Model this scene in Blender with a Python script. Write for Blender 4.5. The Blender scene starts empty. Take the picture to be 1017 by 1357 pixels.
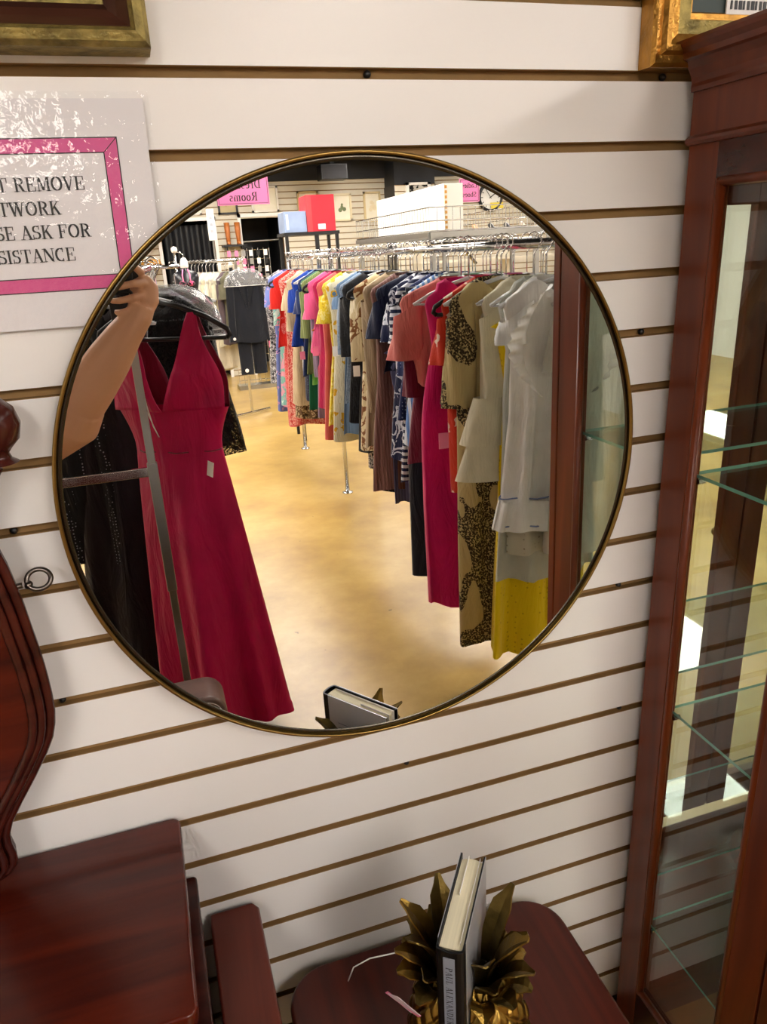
import bpy, bmesh, math, random
from mathutils import Vector, Matrix
PI = math.pi
rnd = random.Random(7)
S = bpy.context.scene
COL = S.collection

# ---------------------------------------------------------------- camera
CZ = 1.5215
CD = 0.8734
yaw, pitch, roll = 0.29641698, 0.35651912, -0.05251834
cy, sy = math.cos(yaw), math.sin(yaw)
fwd = Vector((sy*math.cos(pitch), cy*math.cos(pitch), -math.sin(pitch)))
right = Vector((cy, -sy, 0)); up = right.cross(fwd)
c, s = math.cos(roll), math.sin(roll)
r2 = c*right + s*up; u2 = -s*right + c*up
cam_data = bpy.data.cameras.new('camera'); cam = bpy.data.objects.new('camera', cam_data); COL.objects.link(cam)
m = Matrix(((r2.x, u2.x, -fwd.x, 0), (r2.y, u2.y, -fwd.y, -CD), (r2.z, u2.z, -fwd.z, CZ), (0, 0, 0, 1)))
cam.matrix_world = m
cam_data.sensor_fit = 'VERTICAL'; cam_data.sensor_height = 36.0; cam_data.lens = 985.0/1357.0*36.0
cam_data.clip_start = 0.02; cam_data.clip_end = 100
S.camera = cam
# ---------------------------------------------------------------- world, exposure
w = bpy.data.worlds.new('world'); S.world = w; w.use_nodes = True
w.node_tree.nodes['Background'].inputs[0].default_value = (0.95, 0.95, 1.0, 1)
w.node_tree.nodes['Background'].inputs[1].default_value = 0.12
S.view_settings.view_transform = 'Standard'; S.view_settings.look = 'None'
S.view_settings.gamma = 1.0; S.view_settings.use_curve_mapping = False
S.view_settings.exposure = 0.3
LIGHT = 18.0      # strength of the ceiling troffers

# ---------------------------------------------------------------- material helpers
def lin(h):
    h = h.lstrip('#'); o = []
    for i in (0, 2, 4):
        v = int(h[i:i+2], 16)/255.0
        o.append(v/12.92 if v <= 0.04045 else ((v+0.055)/1.055)**2.4)
    return (*o, 1.0)
MATS = {}
def base_mat(name):
    m = bpy.data.materials.new(name); m.use_nodes = True
    nt = m.node_tree; b = nt.nodes['Principled BSDF']
    return m, nt, b
def N(nt, t, **k):
    n = nt.nodes.new(t)
    for a, v in k.items(): setattr(n, a, v)
    return n
def ramp(nt, fac, stops, const=False):
    r = N(nt, 'ShaderNodeValToRGB')
    if const: r.color_ramp.interpolation = 'CONSTANT'
    e = r.color_ramp.elements
    while len(e) < len(stops): e.new(0.5)
    for i, (p, c_) in enumerate(stops):
        e[i].position = p; e[i].color = c_
    nt.links.new(fac, r.inputs[0]); return r.outputs[0]
def coords(nt, scale=(1, 1, 1)):
    tc = N(nt, 'ShaderNodeTexCoord'); mp = N(nt, 'ShaderNodeMapping')
    mp.inputs['Scale'].default_value = scale
    nt.links.new(tc.outputs['Object'], mp.inputs[0]); return mp.outputs[0]
def plain(name, col, rough=0.5, metal=0.0, var=0.12, vscale=8, bump=0.0, bscale=150, spec=0.5, scale=(1, 1, 1), coat=0.0, alpha=None):
    if name in MATS: return MATS[name]
    m, nt, b = base_mat(name)
    cc = lin(col) if isinstance(col, str) else col
    co = coords(nt, scale)
    nz = N(nt, 'ShaderNodeTexNoise'); nz.inputs['Scale'].default_value = vscale; nz.inputs['Detail'].default_value = 4
    nt.links.new(co, nz.inputs[0])
    d = tuple(x*(1-var) for x in cc[:3])+(1,); l = tuple(min(1, x*(1+var)) for x in cc[:3])+(1,)
    nt.links.new(ramp(nt, nz.outputs[0], [(0.3, d), (0.7, l)]), b.inputs['Base Color'])
    b.inputs['Roughness'].default_value = rough; b.inputs['Metallic'].default_value = metal
    b.inputs['Specular IOR Level'].default_value = spec
    b.inputs['Coat Weight'].default_value = coat
    if bump:
        n2 = N(nt, 'ShaderNodeTexNoise'); n2.inputs['Scale'].default_value = bscale; nt.links.new(co, n2.inputs[0])
        bp = N(nt, 'ShaderNodeBump'); bp.inputs['Strength'].default_value = bump; bp.inputs['Distance'].default_value = 0.002
        nt.links.new(n2.outputs[0], bp.inputs['Height']); nt.links.new(bp.outputs[0], b.inputs['Normal'])
    MATS[name] = m; return m
def wood(name, dark, light, rough=0.28, axis=2, coat=0.2):
    if name in MATS: return MATS[name]
    m, nt, b = base_mat(name)
    sc = [14, 14, 14]; sc[axis] = 1.2
    co = coords(nt, tuple(sc))
    nz = N(nt, 'ShaderNodeTexNoise'); nz.inputs['Scale'].default_value = 2.2; nz.inputs['Detail'].default_value = 6; nz.inputs['Distortion'].default_value = 0.6
    nt.links.new(co, nz.inputs[0])
    nt.links.new(ramp(nt, nz.outputs[0], [(0.3, lin(dark)), (0.72, lin(light))]), b.inputs['Base Color'])
    b.inputs['Roughness'].default_value = rough; b.inputs['Coat Weight'].default_value = coat*.5; b.inputs['Coat Roughness'].default_value = 0.12; b.inputs['Specular IOR Level'].default_value = 0.32
    MATS[name] = m; return m
def fabric(name, c1, pat=None, c2='#ffffff', c3=None, scale=30, rough=0.85, sheen=0.2):
    if name in MATS: return MATS[name]
    m, nt, b = base_mat(name)
    co = coords(nt)
    A, B, Cc = [tuple(.80*q**1.12 for q in lin(h)[:3])+(1,) for h in (c1, c2, c3 or c2)]; out = None
    if pat == 'floral':
        v = N(nt, 'ShaderNodeTexVoronoi'); v.inputs['Scale'].default_value = scale; nt.links.new(co, v.inputs[0])
        nz = N(nt, 'ShaderNodeTexNoise'); nz.inputs['Scale'].default_value = scale*1.6; nt.links.new(co, nz.inputs[0])
        a1 = N(nt, 'ShaderNodeMath', operation='ADD'); mu = N(nt, 'ShaderNodeMath', operation='MULTIPLY'); mu.inputs[1].default_value = 0.9
        nt.links.new(nz.outputs[0], mu.inputs[0]); nt.links.new(v.outputs['Distance'], a1.inputs[0]); nt.links.new(mu.outputs[0], a1.inputs[1])
        out = ramp(nt, a1.outputs[0], [(0.0, Cc), (0.58, B), (0.78, A)], True)
    elif pat == 'dots':
        v = N(nt, 'ShaderNodeTexVoronoi'); v.inputs['Scale'].default_value = scale; v.inputs['Randomness'].default_value = 0.35; nt.links.new(co, v.inputs[0])
        out = ramp(nt, v.outputs['Distance'], [(0.0, B), (0.22, A)], True)
    elif pat in ('stripes', 'vstripes'):
        wv = N(nt, 'ShaderNodeTexWave', bands_direction='Z' if pat == 'stripes' else 'X'); wv.inputs['Scale'].default_value = scale
        wv.inputs['Distortion'].default_value = 0.3; nt.links.new(co, wv.inputs[0])
        out = ramp(nt, wv.outputs[0], [(0.0, A), (0.5, B)], True)
    elif pat == 'patches':
        n1_ = N(nt, 'ShaderNodeTexNoise'); n1_.inputs['Scale'].default_value = 170; n1_.inputs['Detail'].default_value = 2; nt.links.new(co, n1_.inputs[0])
        n2_ = N(nt, 'ShaderNodeTexNoise'); n2_.inputs['Scale'].default_value = scale; n2_.inputs['Detail'].default_value = 1; nt.links.new(coords(nt, (1, 1, .55)), n2_.inputs[0])
        fine = ramp(nt, n1_.outputs[0], [(0.0, B), (0.47, A), (0.56, Cc)], True)
        msk = ramp(nt, n2_.outputs[0], [(0.0, (0, 0, 0, 1)), (0.57, (1, 1, 1, 1))], True)
        mx_ = N(nt, 'ShaderNodeMix', data_type='RGBA'); nt.links.new(msk, mx_.inputs[0]); nt.links.new(fine, mx_.inputs[6]); mx_.inputs[7].default_value = Cc
        out = mx_.outputs[2]
    elif pat in ('leopard', 'print', 'lace'):
        nz = N(nt, 'ShaderNodeTexNoise'); nz.inputs['Scale'].default_value = scale; nz.inputs['Detail'].default_value = 3; nz.inputs['Distortion'].default_value = 1.2
        nt.links.new(co, nz.inputs[0])
        if pat == 'leopard': st = [(0.0, Cc), (0.43, A), (0.5, B), (0.57, A)]
        else: st = [(0.0, Cc), (0.42, A), (0.56, B)]
        out = ramp(nt, nz.outputs[0], st, True)
        if pat == 'lace':
            al = ramp(nt, nz.outputs[0], [(0.0, (1, 1, 1, 1)), (0.47, (0.45, 0.45, 0.45, 1)), (0.53, (1, 1, 1, 1))], True)
            nt.links.new(al, b.inputs['Alpha'])
    else:
        nz = N(nt, 'ShaderNodeTexNoise'); nz.inputs['Scale'].default_value = 12; nt.links.new(co, nz.inputs[0])
        d = tuple(x*0.88 for x in A[:3])+(1,)
        out = ramp(nt, nz.outputs[0], [(0.35, d), (0.65, A)])
    nt.links.new(out, b.inputs['Base Color'])
    b.inputs['Roughness'].default_value = rough; b.inputs['Sheen Weight'].default_value = sheen; b.inputs['Specular IOR Level'].default_value = 0.25
    nb = N(nt, 'ShaderNodeTexNoise'); nb.inputs['Scale'].default_value = 1.0; nb.inputs['Detail'].default_value = 4; nb.inputs['Distortion'].default_value = .6; nt.links.new(coords(nt, (13, 13, 4)), nb.inputs[0])
    bp = N(nt, 'ShaderNodeBump'); bp.inputs['Strength'].default_value = 0.6; bp.inputs['Distance'].default_value = 0.035
    nt.links.new(nb.outputs[0], bp.inputs['Height']); nt.links.new(bp.outputs[0], b.inputs['Normal'])
    MATS[name] = m; return m
def thin_ior(nt, fr, ior):   # a thin pane reflects alike from both of its faces
    ge = N(nt, 'ShaderNodeNewGeometry'); mr = N(nt, 'ShaderNodeMapRange')
    mr.inputs['To Min'].default_value = ior; mr.inputs['To Max'].default_value = 1/ior
    nt.links.new(ge.outputs['Backfacing'], mr.inputs['Value']); nt.links.new(mr.outputs[0], fr.inputs[0])
def clear(name, tint='#ffffff', rough=0.0, ior=1.5, haze=0.0):
    if name in MATS: return MATS[name]
    m = bpy.data.materials.new(name); m.use_nodes = True; nt = m.node_tree
    for n in list(nt.nodes): nt.nodes.remove(n)
    o = N(nt, 'ShaderNodeOutputMaterial'); mx = N(nt, 'ShaderNodeMixShader'); t = N(nt, 'ShaderNodeBsdfTransparent'); g = N(nt, 'ShaderNodeBsdfGlossy')
    fr = N(nt, 'ShaderNodeFresnel'); thin_ior(nt, fr, ior)
    t.inputs[0].default_value = lin(tint); g.inputs['Roughness'].default_value = rough
    nt.links.new(fr.outputs[0], mx.inputs[0]); nt.links.new(t.outputs[0], mx.inputs[1]); nt.links.new(g.outputs[0], mx.inputs[2])
    last = mx.outputs[0]
    if haze:
        d = N(nt, 'ShaderNodeBsdfDiffuse'); d.inputs[0].default_value = (0.9, 0.9, 0.9, 1)
        m2 = N(nt, 'ShaderNodeMixShader'); m2.inputs[0].default_value = haze
        nt.links.new(last, m2.inputs[1]); nt.links.new(d.outputs[0], m2.inputs[2]); last = m2.outputs[0]
    nt.links.new(last, o.inputs[0]); MATS[name] = m; return m
def emis(name, col, st):
    m, nt, b = base_mat(name)
    b.inputs['Base Color'].default_value = lin(col); b.inputs['Emission Color'].default_value = lin(col); b.inputs['Emission Strength'].default_value = st
    return m

CHERRY = wood('cherry wood', '#54200c', '#783414', axis=2, rough=.34, coat=.08)
CHERRYX = wood('cherry wood lengthwise', '#4c1e0c', '#6c2e14', axis=0, rough=.34, coat=.08)
CHERRYD = wood('dark cherry wood', '#2e100c', '#481a12', axis=0, rough=0.25)
MAHOG = wood('red mahogany', '#360e08', '#5a1c0c', axis=0, rough=0.25)
CHROME = plain('chrome', '#c8c8c8', 0.12, 1.0, var=0.03)
STEEL = plain('brushed steel', '#a8a8a4', 0.3, 1.0, var=0.06)
BRASS = plain('antique brass', '#8c7034', 0.32, 1.0, var=0.35, vscale=30, bump=0.3, bscale=220)
GOLD = plain('brushed gold', '#907440', 0.3, 1.0, var=0.08)
BLACK = plain('black plastic', '#101012', 0.4)
WHITEM = plain('white melamine', '#e8e5e2', 0.32, var=0.015, vscale=3, bump=0.03, bscale=60)
MDF = plain('brown fibreboard', '#8a6a3e', 0.8, var=0.12, vscale=20)
PLASTIC = clear('clear plastic', '#e6e8ea', 0.06, 1.5, 0.16)
HANGCLR = clear('translucent hanger plastic', '#d0d4d6', 0.1, 1.5, 0.5)
GLASS = clear('clear glass', '#f2f7f4', 0.0, 1.5)
TAGP = plain('pink tag', '#f07fa8', 0.6)
TAGW = plain('white tag', '#ece8e4', 0.6)
WHITEH = plain('white plastic', '#e6e4e0', 0.4)
INK = plain('black ink', '#1a1a1e', 0.5)

# ---------------------------------------------------------------- mesh builder
class MB:
    def __init__(s): s.v = []; s.f = []; s.m = []
    def add(s, vs, fs, mi=0):
        o = len(s.v); s.v += [tuple(v) for v in vs]; s.f += [tuple(i+o for i in f) for f in fs]; s.m += [mi]*len(fs); return s
    def box(s, x0, x1, y0, y1, z0, z1, mi=0, M=None):
        vs = [Vector(p) for p in ((x0, y0, z0), (x1, y0, z0), (x1, y1, z0), (x0, y1, z0), (x0, y0, z1), (x1, y0, z1), (x1, y1, z1), (x0, y1, z1))]
        if M: vs = [M @ v for v in vs]
        return s.add(vs, [(0, 3, 2, 1), (4, 5, 6, 7), (0, 1, 5, 4), (1, 2, 6, 5), (2, 3, 7, 6), (3, 0, 4, 7)], mi)
    def tube(s, pts, rad, n=10, mi=0, cap=True, flat=1.0, closed=False, upv=None):
        pts = [Vector(p) for p in pts]; k = len(pts)
        rads = rad if isinstance(rad, (list, tuple)) else [rad]*k
        vs = []; prev = None
        for i, p in enumerate(pts):
            if closed: t = pts[(i+1) % k]-pts[i-1]
            else: t = pts[min(i+1, k-1)]-pts[max(i-1, 0)]
            t.normalize()
            if prev is None:
                a = Vector(upv) if upv else (Vector((0, 0, 1)) if abs(t.z) < 0.9 else Vector((0, 1, 0)))
                nn = (a-t*a.dot(t)).normalized()
            else: nn = (prev-t*prev.dot(t)).normalized()
            prev = nn; bb = t.cross(nn)
            for j in range(n):
                a = 2*PI*j/n
                vs.append(p+nn*math.cos(a)*rads[i]+bb*math.sin(a)*rads[i]*flat)
        fs = []
        for i in range(k if closed else k-1):
            for j in range(n):
                a, b_ = i*n+j, i*n+(j+1) % n; i2 = (i+1) % k
                fs.append((a, b_, i2*n+(j+1) % n, i2*n+j))
        if cap and not closed: fs += [tuple(range(n-1, -1, -1)), tuple((k-1)*n+j for j in range(n))]
        return s.add(vs, fs, mi)
    def lathe(s, prof, n=32, center=(0, 0, 0), mi=0, a0=0, a1=2*PI, axis='z'):
        full = abs(a1-a0-2*PI) < 1e-6; cols = n if full else n+1; vs = []
        for r_, z_ in prof:
            for j in range(cols):
                a = a0+(a1-a0)*j/n
                if axis == 'z': q = (r_*math.cos(a), r_*math.sin(a), z_)
                else: q = (r_*math.cos(a), z_, r_*math.sin(a))
                vs.append(Vector(q)+Vector(center))
        fs = []
        for i in range(len(prof)-1):
            for j in range(n):
                b_ = (j+1) % cols
                fs.append((i*cols+j, i*cols+b_, (i+1)*cols+b_, (i+1)*cols+j))
        return s.add(vs, fs, mi)
    def prism(s, pts, lo, hi, axis='z', mi=0):
        n = len(pts); vs = []
        for h in (lo, hi):
            for a, b_ in pts:
                vs.append({'z': (a, b_, h), 'y': (a, h, b_), 'x': (h, a, b_)}[axis])
        fs = [tuple(range(n-1, -1, -1)), tuple(range(n, 2*n))]+[(i, (i+1) % n, n+(i+1) % n, n+i) for i in range(n)]
        return s.add(vs, fs, mi)
    def grid(s, fn, nu, nv, mi=0):
        vs = [fn(i/nu, j/nv) for j in range(nv+1) for i in range(nu+1)]
        fs = [(j*(nu+1)+i, j*(nu+1)+i+1, (j+1)*(nu+1)+i+1, (j+1)*(nu+1)+i) for j in range(nv) for i in range(nu)]
        return s.add(vs, fs, mi)
    def obj(s, name, mat, parent=None, smooth=False, bevel=0, loc=None, rot=None, solid=0):
        me = bpy.data.meshes.new(name); me.from_pydata(s.v, [], s.f)
        for mm in (mat if isinstance(mat, (list, tuple)) else [mat]): me.materials.append(mm)
        for p, mi in zip(me.polygons, s.m): p.material_index = mi; p.use_smooth = smooth
        bm = bmesh.new(); bm.from_mesh(me); bmesh.ops.recalc_face_normals(bm, faces=bm.faces); bm.to_mesh(me); bm.free()
        o = bpy.data.objects.new(name, me); COL.objects.link(o)
        if parent: o.parent = parent
        if loc: o.location = loc
        if rot: o.rotation_euler = rot
        if solid:
            md = o.modifiers.new('solid', 'SOLIDIFY'); md.thickness = solid; md.offset = 0
        if bevel:
            md = o.modifiers.new('bevel', 'BEVEL'); md.width = bevel; md.segments = 3; md.limit_method = 'ANGLE'; md.angle_limit = 0.7
            for p in me.polygons: p.use_smooth = True
            md.harden_normals = True
        return o
def thing(name, label, cat, loc=(0, 0, 0), rz=0, group=None):
    o = bpy.data.objects.new(name, None); COL.objects.link(o); o.location = loc; o.rotation_euler = (0, 0, rz)
    o.empty_display_size = 0.05
    return tag(o, label, cat, group)
def tag(o, label, cat, group=None):
    o['label'] = label; o['category'] = cat
    if group: o['group'] = group
    return o
def struct(o, label=None):
    o['kind'] = 'structure'
    if label: o['label'] = label
    return o
def copy_tree(o, parent=None):
    c_ = o.copy(); COL.objects.link(c_)
    if parent: c_.parent = parent
    for ch in o.children: copy_tree(ch, c_)
    return c_
def rrect(x0, x1, y0, y1, r_, n=8, corners=(1, 1, 1, 1)):
    pts = []
    for (cx, cy_, a, on) in ((x1-r_, y0+r_, -PI/2, corners[0]), (x1-r_, y1-r_, 0, corners[1]), (x0+r_, y1-r_, PI/2, corners[2]), (x0+r_, y0+r_, PI, corners[3])):
        rr = r_ if on else 0.002
        ccx = x1-rr if cx > (x0+x1)/2 else x0+rr; ccy = y1-rr if cy_ > (y0+y1)/2 else y0+rr
        for i in range(n+1):
            t = a+PI/2*i/n; pts.append((ccx+rr*math.cos(t), ccy+rr*math.sin(t)))
    return pts

# ---------------------------------------------------------------- lettering (serif pen strokes, own glyphs)
def arc(cx, cy_, rx, ry, a0, a1, n=10):
    return [(cx+rx*math.cos(math.radians(a0+(a1-a0)*i/n)), cy_+ry*math.sin(math.radians(a0+(a1-a0)*i/n))) for i in range(n+1)]
W_ = 0.16; T_ = 0.05
def st(x, a=0.0, b=1.0): return (W_, [(x, a), (x, b)])
def sf(x, y, h=0.16): return (T_, [(x-h, y), (x+h, y)])
def hb(a, b, y): return (T_, [(a, y), (b, y)])
def tk(x, a, b): return (T_*1.3, [(x, a), (x, b)])
GL = {
 'A': (0.86, [(T_*1.2, [(0.14, 0), (0.42, 1)]), (W_, [(0.42, 1), (0.72, 0)]), hb(0.22, 0.62, 0.34), sf(0.13, 0, .13), sf(0.72, 0, .15)]),
 'C': (0.84, [(W_, arc(0.45, 0.5, 0.33, 0.48, 60, 300)), tk(0.63, .72, 1), tk(.63, .0, .2)]),
 'D': (0.90, [st(0.2), (W_, arc(0.36, 0.5, 0.38, 0.48, 90, -90)), hb(.05, .4, .98), hb(.05, .4, .02)]),
 'E': (0.82, [st(0.2), hb(.05, .68, .98), hb(.05, .7, .02), hb(.2, .5, .5), tk(.68, .74, .98), tk(.7, .02, .28), tk(.5, .38, .62)]),
 'F': (0.78, [st(0.2), hb(.05, .68, .98), sf(.2, 0.02), hb(.2, .5, .5), tk(.68, .74, .98), tk(.5, .38, .62)]),
 'I': (0.42, [st(0.2), sf(.2, .98), sf(.2, .02)]),
 'K': (0.88, [st(0.2), sf(.2, .98), sf(.2, .02), (T_*1.2, [(.26, .42), (.66, .98)]), (W_, [(.4, .6), (.72, 0)]), sf(.66, .98, .13), sf(.74, .02, .13)]),
 'L': (0.76, [st(0.2), sf(.2, .98), hb(.05, .68, .02), tk(.67, .02, .3)]),
 'M': (1.06, [tk(.16, 0, 1), (W_, [(.2, 1), (.5, .08)]), (T_*1.2, [(.5, .08), (.8, 1)]), st(.86), sf(.16, .02, .12), sf(.86, .02, .15), hb(.04, .25, .98), hb(.8, 1.0, .98)]),
 'N': (0.92, [tk(.16, 0, 1), (W_, [(.2, 1), (.72, .05)]), tk(.76, 0, 1), sf(.16, .02, .12), sf(.76, .98, .12), hb(.02, .22, .98)]),
 'O': (0.94, [(W_, arc(0.46, 0.5, 0.34, 0.48, 0, 360, 22))]),
 'P': (0.80, [st(0.2), (W_, arc(0.36, 0.74, 0.29, 0.24, 90, -90)), hb(.05, .38, .98), hb(.2, .38, .5), sf(.2, .02)]),
 'R': (0.88, [st(0.2), (W_, arc(0.36, 0.75, 0.28, 0.23, 90, -90)), hb(.05, .38, .98), hb(.2, .4, .52), sf(.2, .02), (W_, [(.44, .5), (.68, .02)]), hb(.66, .84, .02)]),
 'S': (0.70, [(W_*.9, arc(.35, .74, .22, .23, 50, 250)+arc(.35, .27, .23, .24, 80, -130)), tk(.55, .72, 1), tk(.1, 0, .3)]),
 'T': (0.84, [st(0.42), hb(.08, .76, .98), tk(.08, .7, .98), tk(.76, .7, .98), sf(.42, .02)]),
 'U': (0.90, [st(.2, .3, 1), (W_*.8, arc(.46, .3, .28, .28, 180, 360)), tk(.76, .3, 1), sf(.2, .98), sf(.76, .98, .12)]),
 'V': (0.86, [(W_, [(.14, 1), (.42, 0)]), (T_*1.2, [(.42, 0), (.72, 1)]), sf(.14, .98), sf(.72, .98, .13)]),
 'W': (1.18, [(W_, [(.12, 1), (.36, 0)]), (T_*1.2, [(.36, 0), (.58, 1)]), (W_, [(.56, 1), (.8, 0)]), (T_*1.2, [(.8, 0), (1.02, 1)]), sf(.12, .98), sf(.56, .98), sf(1.02, .98, .12)]),
 'X': (0.86, [(W_, [(.14, 1), (.72, 0)]), (T_*1.2, [(.72, 1), (.14, 0)]), sf(.14, .98), sf(.7, .98, .12), sf(.14, .02, .12), sf(.72, .02)]),
 'a': (.62, [(W_, [(.44, .06), (.44, .5)]), (W_*.7, arc(.28, .48, .17, .17, 0, 150)), (W_*.9, arc(.27, .19, .17, .17, 90, 270)), hb(.27, .44, .34), hb(.44, .56, .02)]),
 'd': (.68, [(W_, [(.48, 0), (.48, 1)]), (W_*.9, arc(.3, .32, .2, .32, 90, 270)), hb(.28, .46, .63), hb(.28, .46, .02), hb(.36, .48, .98)]),
 'e': (.60, [(W_, arc(.31, .33, .21, .33, 5, 310)), hb(.14, .5, .36)]),
 'g': (.66, [(W_*.9, arc(.29, .42, .19, .2, 0, 360, 16)), (W_*.8, arc(.32, -.08, .22, .14, 0, 360, 16)), hb(.42, .6, .6), (T_, [(.2, .24), (.16, .1), (.4, .04)])]),
 'h': (.70, [st(.18, 0, 1), (W_, [(.52, 0), (.52, .45)]), (T_*1.3, arc(.37, .45, .16, .2, 0, 150)), sf(.18, .02, .12), sf(.52, .02, .12), hb(.06, .18, .98)]),
 'i': (.34, [st(.18, 0, .63), (W_, [(.18, .82), (.18, .9)]), sf(.18, .02, .12), hb(.06, .18, .63)]),
 'l': (.34, [st(.18, 0, 1), sf(.18, .02, .12)]),
 'm': (1.0, [st(.18, 0, .63), (W_, [(.5, 0), (.5, .45)]), (W_, [(.82, 0), (.82, .45)]), (T_*1.3, arc(.36, .45, .14, .2, 0, 150)), (T_*1.3, arc(.67, .45, .14, .2, 0, 150)), sf(.18, .02, .12), sf(.5, .02, .12), sf(.82, .02, .12), hb(.06, .18, .63)]),
 'n': (.70, [st(.18, 0, .63), (W_, [(.52, 0), (.52, .45)]), (T_*1.3, arc(.37, .45, .16, .2, 0, 150)), sf(.18, .02, .12), sf(.52, .02, .12), hb(.06, .18, .63)]),
 'o': (.64, [(W_, arc(.31, .32, .21, .32, 0, 360, 18))]),
 'r': (.52, [st(.18, 0, .63), (T_*1.5, arc(.34, .45, .14, .18, 40, 160)), (W_, [(.42, .5), (.42, .56)]), sf(.18, .02, .12), hb(.06, .18, .63)]),
 's': (.52, [(W_*.8, arc(.27, .47, .15, .16, 40, 250)+arc(.27, .17, .16, .16, 80, -130))]),
 ' ': (.42, []),
}
def text_width(txt, sp=0.0): return sum(GL[c_][0]+sp for c_ in txt)
def text_mb(mb, txt, O, U, V, Nn, h, align='center', sp=0.0, depth=0.0003):
    """O origin, U reading direction, V up, Nn towards the reader."""
    O, U, V, Nn = map(Vector, (O, U, V, Nn))
    wd = text_width(txt, sp)*h; x = -wd/2 if align == 'center' else 0
    k = 0
    for ch in txt:
        gw, strokes = GL[ch]
        for wdt, pts in strokes:
            for (ax, ay), (bx, by) in zip(pts[:-1], pts[1:]):
                hw, ht = wdt/2, T_/2
                cor = [(px+dx*hw, py+dy*ht) for px, py in ((ax, ay), (bx, by)) for dx, dy in ((-1, -1), (1, -1), (1, 1), (-1, 1))]
                # convex hull
                pp = sorted(set((round(a_, 5), round(b_, 5)) for a_, b_ in cor)); hull = []
                for pas in (pp, pp[::-1]):
                    st_ = []
                    for p in pas:
                        while len(st_) > 1 and (st_[-1][0]-st_[-2][0])*(p[1]-st_[-2][1])-(st_[-1][1]-st_[-2][1])*(p[0]-st_[-2][0]) <= 0: st_.pop()
                        st_.append(p)
                    hull += st_[:-1]
                k += 1
                e = depth+(k % 7)*0.00001
                vs = [O+U*(x+a_*h)+V*(b_*h)+Nn*e for a_, b_ in hull]
                mb.add(vs, [tuple(range(len(vs)))])
        x += (gw+sp)*h
    return mb

# ================================================================ SETTING
PITCH = 0.0762
ZK = 1.7614
def slat_wall(name, x0, x1, z0, z1, y, face, holes=(), flip=1, group_offset=0.0):
    """slats face -y*flip ; built as boards with recessed brown grooves; face plane at y"""
    mb = MB(); t = 0.012*flip
    k0 = int((ZK-z1)/PITCH)-1
    zs = []
    k = k0
    while True:
        zt = ZK-PITCH*k-0.0049; zb = ZK-PITCH*(k+1)+0.0049
        if zt < z0: break
        zt = min(zt, z1); zb = max(zb, z0)
        if zt > zb+0.002: zs.append((zb, zt))
        k += 1
    for zb, zt in zs:
        spans = [(x0, x1)]
        for hx0, hx1, hz0, hz1 in holes:
            if zb < hz1-0.02 and zt > hz0:
                ns = []
                for a, b_ in spans:
                    if hx0 > a: ns.append((a, min(b_, hx0)))
                    if hx1 < b_: ns.append((max(a, hx1), b_))
                spans = [q for q in ns if q[1]-q[0] > 0.005]
        for a, b_ in spans:
            e = 0.0008*flip
            vs = [(a, y, zb+abs(e)), (b_, y, zb+abs(e)), (b_, y, zt-abs(e)), (a, y, zt-abs(e)), (a, y+t, zb), (b_, y+t, zb), (b_, y+t, zt), (a, y+t, zt), (a, y+e, zb), (b_, y+e, zb), (b_, y+e, zt), (a, y+e, zt)]
            mb.add(vs, [(0, 1, 2, 3)], 0)
            mb.add(vs, [(3, 2, 10, 11), (0, 1, 9, 8), (8, 9, 5, 4), (11, 10, 6, 7), (0, 3, 11, 8), (1, 2, 10, 9)], 1)
    # recessed back
    spans = [(x0, x1)]
    for hx0, hx1, hz0, hz1 in sorted(holes):
        a, b_ = spans.pop(); spans += [(a, hx0), (hx1, b_)]
        mb.add([(hx0, y+0.9*t, hz1), (hx1, y+0.9*t, hz1), (hx1, y+0.9*t, z1), (hx0, y+0.9*t, z1)], [(0, 1, 2, 3)], 1)
    for a, b_ in spans:
        lo, hi = sorted((y+0.85*t, y+t*6))
        mb.box(a, b_, lo, hi, z0, z1, 1)
    o = mb.obj(name, [face, MDF]); return struct(o)
slat_wall('wall_front', -2.6, 6.4, 0.085, 2.65, 0.0, WHITEM)
o = MB().box(-2.6, 6.4, -0.012, 0.07, 0, 0.085).obj('baseboard_front', BLACK); struct(o)
FY = -9.5
FARW = plain('cream melamine', '#cbc4b2', 0.45, var=0.02)
holes = [(0.42, 1.08, 0, 1.99), (1.44, 1.98, 0, 2.01)]
slat_wall('wall_back', -2.6, 6.4, 0.0, 2.42, FY, FARW, holes, flip=-1)
DARKW = plain('dark paint and unlit rooms', '#15171d', 0.6)
o = MB().box(-2.6, 6.4, FY-0.07, FY+0.05, 2.42, 2.65).obj('trim_1', DARKW); struct(o)
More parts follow.
